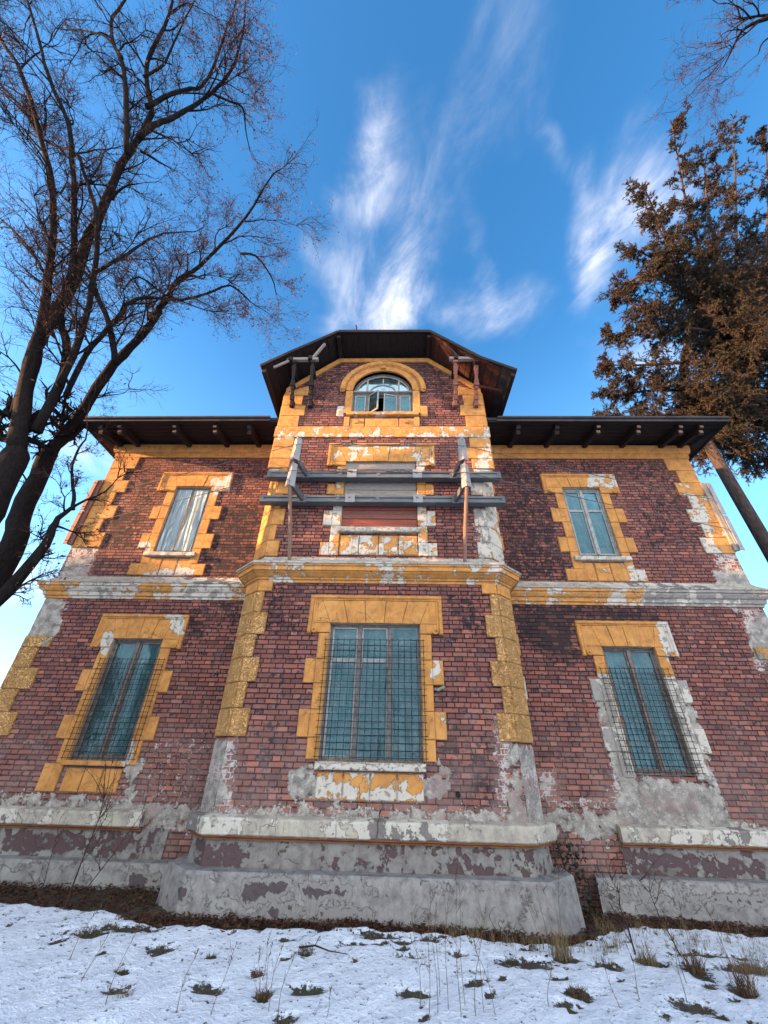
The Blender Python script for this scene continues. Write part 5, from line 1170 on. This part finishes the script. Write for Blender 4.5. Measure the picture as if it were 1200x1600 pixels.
ST = [('dense stand of tall dead stalks in the front snow right of the centre', [(.63, -2.41, .42, .02), (.70, -2.35, .50, -.02), (.78, -2.30, .46, .03), (.87, -2.38, .55, .02), (.74, -2.05, .42, 0), (.99, -2.35, .44, .10), (1.08, -2.29, .30, -.03), (.93, -2.2, .52, .01), (.58, -2.2, .38, -.04), (1.16, -2.35, .34, -.14)]),
      ('loose group of thin dead stalks above the dark clumps left of the centre', [(-.62, -2.4, .34, .05), (-.70, -2.2, .30, .02), (-.76, -2.15, .26, -.03), (-.53, -2.45, .30, .07), (-.80, -1.9, .28, .02)]),
      ('single thin dead stalks leaning in the left part of the snow', [(-1.85, -2.5, .42, .10), (-1.3, -2.5, .30, .06), (-2.3, -2.1, .35, .16), (-1.0, -2.55, .34, .09), (-2.7, -1.7, .34, .14), (-.15, -2.5, .16, .03)]),
      ('scattered thin dead stalks in the snow towards the right edge', [(2.45, -1.95, .30, -.02), (2.87, -1.86, .34, .03), (3.1, -1.5, .45, -.05), (3.3, -1.3, .48, .04), (2.2, -2.1, .25, -.05), (1.6, -2.2, .22, .06), (3.0, -1.1, .40, -.02), (2.0, -1.0, .48, -.03), (2.16, -.98, .55, .05), (1.9, -1.05, .40, -.06), (3.7, -1.3, .45, -.08)])]
for lab, L in ST:
    mb = MB()
    hk = 1.55 if 'dense' in lab else 1.25
    for x, y, h, lx in L: stalk(mb, x, y, h*hk, lx*hk, rng.normal()*.03, r=.0035)
    tag(mb.build('dead_stalks', 'stalk', recalc=False), lab, 'dead stalks', 'dead stalks in the snow', 'stuff' if 'scattered' in lab or 'single' in lab else None)
mb = MB(); mb.tube([(-.62, -1.18, GZ+.02), (-.45, -1.22, GZ+.05), (-.30, -1.27, GZ+.03), (-.1, -1.30, GZ+.02)], [.009, .008, .006, .003], 5); mb.tube([(-.45, -1.22, GZ+.05), (-.42, -1.12, GZ+.09)], .004, 4)
tag(mb.build('fallen_twig', 'twig'), 'dark fallen twig lying on the snow left of the centre', 'twig')
# ---- saplings by the wall
def sapling(base, top, r, label, n2, seed, spread=.55):
    rg = np.random.default_rng(seed); root = tag(empty('sapling'), label, 'sapling', 'bare saplings by the plinth'); mb = MB(); tw = MB()
    b, t = Vector(base), Vector(top); pts = [b.lerp(t, i/7)+Vector((.03*math.sin(i*2+seed), .02*math.cos(i*3), 0))*(i/7) for i in range(8)]
    mb.tube(pts, [r*(1-.8*i/7) for i in range(8)], 6); st = mb.build('stem', 'twig', root)
    def br(p, d, L, r, lev):
        q = p; P = [p]; 
        for i in range(5): d = (d+Vector(rg.normal(size=3))*.16+Vector((0, 0, .06))).normalized(); q = q+d*L/5; P.append(q)
        tw.tube(P, [r*(1-.75*i/5) for i in range(6)], 4, False)
        if lev > 0:
            for i in range(3): k = int(rg.integers(1, 5)); a = Vector(rg.normal(size=3)); a.y *= .5; br(P[k], (d+a*.6).normalized(), L*.55, r*.5, lev-1)
    for i in range(n2):
        k = int(rg.integers(1, 7)); a = rg.uniform(0, 2*PI); br(pts[k], Vector((math.cos(a)*spread, math.sin(a)*spread*.5, .6)).normalized(), (t-b).length*rg.uniform(.25, .5), r*.5, 2)
    tw.build('twigs', 'twig', root, recalc=False)
sapling((-3.85, -.15, -1.75), (-3.80, -.05, -.12), .011, 'tall bare sapling in front of the left wing plinth', 9, 1)
sapling((-3.75, -.20, -1.75), (-3.0, -.02, -.35), .008, 'slanting bare sapling leaning right towards the bay, left wing plinth', 5, 2)
sapling((-4.35, .05, -1.75), (-4.45, .1, -.95), .006, 'short thin bare shoot left of the tall sapling', 6, 3)
sapling((3.02, -.72, -1.80), (3.00, -.55, -1.10), .010, 'bare spreading sapling in front of the right wing plinth', 12, 4, .95)
sapling((3.55, -.62, -1.80), (3.35, -.5, -1.10), .008, 'bare sapling nearest the right edge beside the wing plinth', 8, 5, .8)
sapling((2.72, .15, -1.80), (2.62, .45, -.95), .008, 'dark brambly shoot growing in the recess between bay and right wing', 12, 6, .7)
# ================================================================== big bare tree on the left
def limb_smooth(pts, rs, sub=3):
    P = [Vector(q) for q in pts]; out = []; ro = []
    for i in range(len(P)-1):
        p0, p1, p2, p3 = P[max(i-1, 0)], P[i], P[i+1], P[min(i+2, len(P)-1)]
        for k in range(sub):
            t = k/sub; out.append(.5*((2*p1)+(-p0+p2)*t+(2*p0-5*p1+4*p2-p3)*t*t+(-p0+3*p1-3*p2+p3)*t*t*t)); ro.append(rs[i]*(1-t)+rs[i+1]*t)
    out.append(P[-1]); ro.append(rs[-1]); return out, ro
def bare_tree(name, label, cat, limbs, seed, leaf_n, twigden=1.0, bias=(0, 0, .2), leafbias=None, group=None, thick=1., twl=1.):
    rg = np.random.default_rng(seed); root = tag(empty(name), label, cat, group); tr = MB(); br = MB(); tw = MB(); lf = MB(); tips = []
    def grow(p, d, L, r, lev):
        n = 6 if lev > 1 else 5; P = [p]; q = p; w = .17 if lev > 1 else .22
        for i in range(n): d = (d+Vector(rg.normal(size=3))*w+Vector(bias)*.10).normalized(); q = q+d*(L/n); P.append(q)
        R = [r*(1-.78*i/n) for i in range(n+1)]
        (br if r > .011 else tw).tube(P, R, 5 if r > .011 else 3, False)
        if lev > 0:
            m = {3: 6, 2: 6, 1: 5}[lev]
            for i in range(m):
                k = int(rg.integers(1, n+1)); ax = Vector(rg.normal(size=3)); ax = (ax-d*ax.dot(d)); ax.normalize()
                dd = (d*rg.uniform(.55, 1.0)+ax*rg.uniform(.45, .95)).normalized(); grow(P[k], dd, L*rg.uniform(.42, .66), max(r*.5, .0030), lev-1)
        else: tips.append((P[-1], P[-2]))
    for r0, r1, pts in limbs:
        r0 *= thick; r1 = r1*.9
        rs = [r0+(r1-r0)*i/(len(pts)-1) for i in range(len(pts))]; P, Rr = limb_smooth(pts, rs)
        P = [q+Vector((.02*hn(q.z*1.3, q.x), .02*hn(q.z*1.7, q.y+3), 0)) for q in P]
        Rr = [r*(1+.10*hn(q.z*1.1, i*.37)) for i, (q, r) in enumerate(zip(P, Rr))]
        tr.tube(P, Rr, 10 if r0 > .12 else 7)
        acc = 0
        for a, b, r in zip(P, P[1:], Rr):
            Ls = (b-a).length; acc += Ls*twigden*(1.9 if r < .09 else .55)
            if r > .17: acc = min(acc, .5); 
            while acc > 1:
                acc -= 1; d = (b-a).normalized(); ax = Vector(rg.normal(size=3)); ax = (ax-d*ax.dot(d)).normalized()
                dd = (d*.75+ax*.85+Vector(bias)).normalized(); L = (rg.uniform(.9, 1.9) if r > .03 else rg.uniform(.5, 1.15))*twl*(.45 if a.z < 5.2 else 1)
                grow(a.lerp(b, rg.random()), dd, L, min(r*.5, .024), 3 if r > .02 else 2)
        grow(P[-1], (P[-1]-P[-2]).normalized(), 1.1, max(Rr[-1]*.9, .01), 3)
    t_ = tr.build('trunk', 'bark', root, smooth=True, recalc=False); br.build('branches', 'bark', root, recalc=False); tw.build('twigs', 'twig', root, recalc=False)
    if leaf_n:
        pick = tips if leafbias is None else [q for q in tips if rg.random() < leafbias(q[0])]
        idx = rg.integers(0, len(pick), leaf_n); P = [np.array(pick[i][0])+rg.normal(size=3)*.045 for i in idx]
        leafquads(lf, P, .030); lf.build('leaves', 'seed', root, recalc=False)
    return root
LIMBS[0] = (.30, .22, [(-6.1, -2.1, -1.9), (-5.95, -2.1, .5), (-5.75, -2.15, 2.2), (-5.95, -2.05, 3.4), (-6.36, -1.83, 4.4)])
LIMBS[5] = (.27, .17, [(-6.2, -1.6, -1.9), (-6.05, -1.45, .8), (-6.02, -1.3, 2.2), (-6.2, -1.15, 3.0), (-6.6, -.98, 3.7), (-6.78, -.89, 4.6), (-6.8, -.97, 5.2)])
LIMBS[17] = (.16, .03, [(-5.7, -1.9, .2), (-5.35, -1.85, 1.3), (-5.12, -1.75, 2.2), (-5.29, -1.49, 3.0), (-5.50, -1.31, 3.4), (-5.42, -1.19, 3.75)])
bare_tree('bare_tree', 'big many stemmed bare tree with clinging brown leaves on the left of the villa', 'tree', LIMBS, 5, 7000, 1.1, (.02, 0, .22),
          lambda q: .10+.9*min(1, max(0, (q.x+5.5)/2.5)), thick=.70, twl=.85)
TRL = [(.05, .012, TR[0]), (.02, .006, TR[1]), (.02, .005, TR[2]), (.015, .004, TR[3]), (.32, .05, [(16, -8, -1.8), (15, -7.6, 4), (13.2, -6.8, 9), (11.2, -6.0, 13), (10.0, -5.4, 14.6), (9.46, -5.26, 15.0)])]
bare_tree('bare_tree', 'bare twiggy branches of a tree reaching in at the top right corner', 'tree', TRL, 9, 0, .9, (-.25, .15, -.12))
# ================================================================== conifer on the right
def conifer():
    rg = np.random.default_rng(3); root = tag(empty('conifer_tree'), 'tall dull brown green conifer with leaning trunk behind the right end of the roof', 'tree')
    tr = MB(); nd = MB()
    P, Rr = limb_smooth([(10.78, 3, -2), (10.77, 3, 2), (10.76, 3, 5), (10.70, 3, 8), (10.72, 3, 10), (10.9, 2.8, 12), (11.6, 2.4, 14), (12.5, 1.8, 16), (12.9, 1.2, 18)], [.20, .19, .18, .17, .15, .14, .12, .09, .05]); tr.tube(P, Rr, 10)
    P, Rr = limb_smooth([(13.6, 3.2, -2), (13.3, 2.4, 8), (13.1, 1.5, 12.5), (12.8, 1.35, 15), (12.9, .8, 18)], [.3, .26, .2, .14, .05]); tr.tube(P, Rr, 9)
    V = []; Fc = []
    def needles(p, d, L):
        """a short sprig: blades set round the axis"""
        n = int(L*62)+3; t = rg.random((n, 1)); ax = rg.normal(size=(n, 3)); d = np.array(d); ax -= (ax@d)[:, None]*d; ax /= np.linalg.norm(ax, axis=1)[:, None]+1e-6
        base = np.array(p)+d*L*t; dirn = d*.8+ax*.75; dirn /= np.linalg.norm(dirn, axis=1)[:, None]; ln = .055*(.7+.6*rg.random((n, 1))); side = np.cross(dirn, rg.normal(size=(n, 3))); side /= np.linalg.norm(side, axis=1)[:, None]; side *= .009
        a = base-side; b = base+side; c = base+dirn*ln+side*.3; e = base+dirn*ln-side*.3
        for k in range(n):
            o = len(V); V.extend((tuple(a[k]), tuple(b[k]), tuple(c[k]), tuple(e[k]))); Fc.append((o, o+1, o+2, o+3))
    def spray(p, d, L, r, lev):
        n = 5; P = [p]; q = p
        for i in range(n): d = (d+Vector(rg.normal(size=3))*.15+Vector((0, 0, -.04 if lev else -.07))).normalized(); q = q+d*(L/n); P.append(q)
        tr.tube(P, [r*(1-.7*i/n) for i in range(n+1)], 4, False)
        if lev == 0:
            for i in range(n): dd = (P[i+1]-P[i]); needles(P[i], dd.normalized(), dd.length)
        else:
            for i in range(7 if lev == 1 else 7):
                k = int(rg.integers(1, n+1)); ax = Vector(rg.normal(size=3)); ax = (ax-d*ax.dot(d)).normalized(); spray(P[k], (d*.7+ax*.8).normalized(), L*rg.uniform(.40, .62), r*.5, lev-1)
            if lev == 1:
                dd = (P[-1]-P[-2]); needles(P[-2], dd.normalized(), dd.length*1.2)
    for L in SPR:
        tip, mid, root_ = [Vector(q) for q in L]; tgt = min(((root_-Vector(q)).length, q) for q in ((10.72, 3, 10), (11.6, 2.4, 14), (12.5, 1.8, 16), (12.8, 1.35, 15), (13.1, 1.5, 12.5)))[1]
        pts, rr = limb_smooth([tgt, root_.lerp(Vector(tgt), .3), mid, tip], [.09, .07, .045, .012], 6); tr.tube(pts, rr, 6)
        tot = len(pts)
        for i in range(2, tot):
            t = i/tot
            for k in range(3 if t < .8 else 2):
                d = (pts[i]-pts[i-1]).normalized(); ax = Vector(rg.normal(size=3)); ax = (ax-d*ax.dot(d)).normalized()
                spray(pts[i].lerp(pts[i-1], rg.random()), (d*.7+ax*.8).normalized(), rg.uniform(.55, 1.2)*(1.15-.72*t), .016, 2 if rg.random() < .85 else 1)
        spray(tip-(tip-mid).normalized()*.4, (tip-mid).normalized(), .45, .012, 1)
    nd.add(V, Fc); tr.build('trunk', 'needle_bark', root, recalc=False, smooth=True); nd.build('needles', 'needle', root, recalc=False)
    print('needles', len(Fc))
conifer()
# ================================================================== unseen foliage screen added far left to keep the low sun off the ground
mb = MB(); rg = np.random.default_rng(8); V = []; Fc = []
for i in range(9000):
    x = -27+rg.normal()*.7; y = rg.uniform(-30, 14); top = BLOCKER_TOP+.5*math.sin(y*.9)+.4*math.sin(y*2.3+1)+.3*math.sin(y*5.1); z = -1.9+(top+1.9)*rg.random()**.7
    a = rg.normal(size=3)*.36; b = rg.normal(size=3)*.36; o = len(V); V += [(x-a[0], y-a[1], z-a[2]), (x+b[0], y+b[1], z+b[2]), (x+a[0], y+a[1], z+a[2]), (x-b[0], y-b[1], z-b[2])]; Fc.append((o, o+1, o+2, o+3))
mb.add(V, Fc); tag(mb.build('sun_blocker', 'sun_blocker', recalc=False), 'unseen foliage screen added far to the left to block the low sun', 'sun_blocker', kind='stuff')

# ================================================================== put every Empty at the base of its thing
bpy.context.view_layer.update()
for o in [q for q in bpy.data.objects if q.type == 'EMPTY' and q.parent is None]:
    pts = []
    def rec(c):
        if c.type == 'MESH': pts.extend([tuple(v) for v in c.bound_box])
        for k in c.children: rec(k)
    for c in o.children: rec(c)
    if not pts: continue
    A = np.array(pts); lo, hi = A.min(0), A.max(0); loc = Vector(((lo[0]+hi[0])/2, (lo[1]+hi[1])/2, lo[2]))
    o.location = loc
    for c in o.children: c.location = -loc
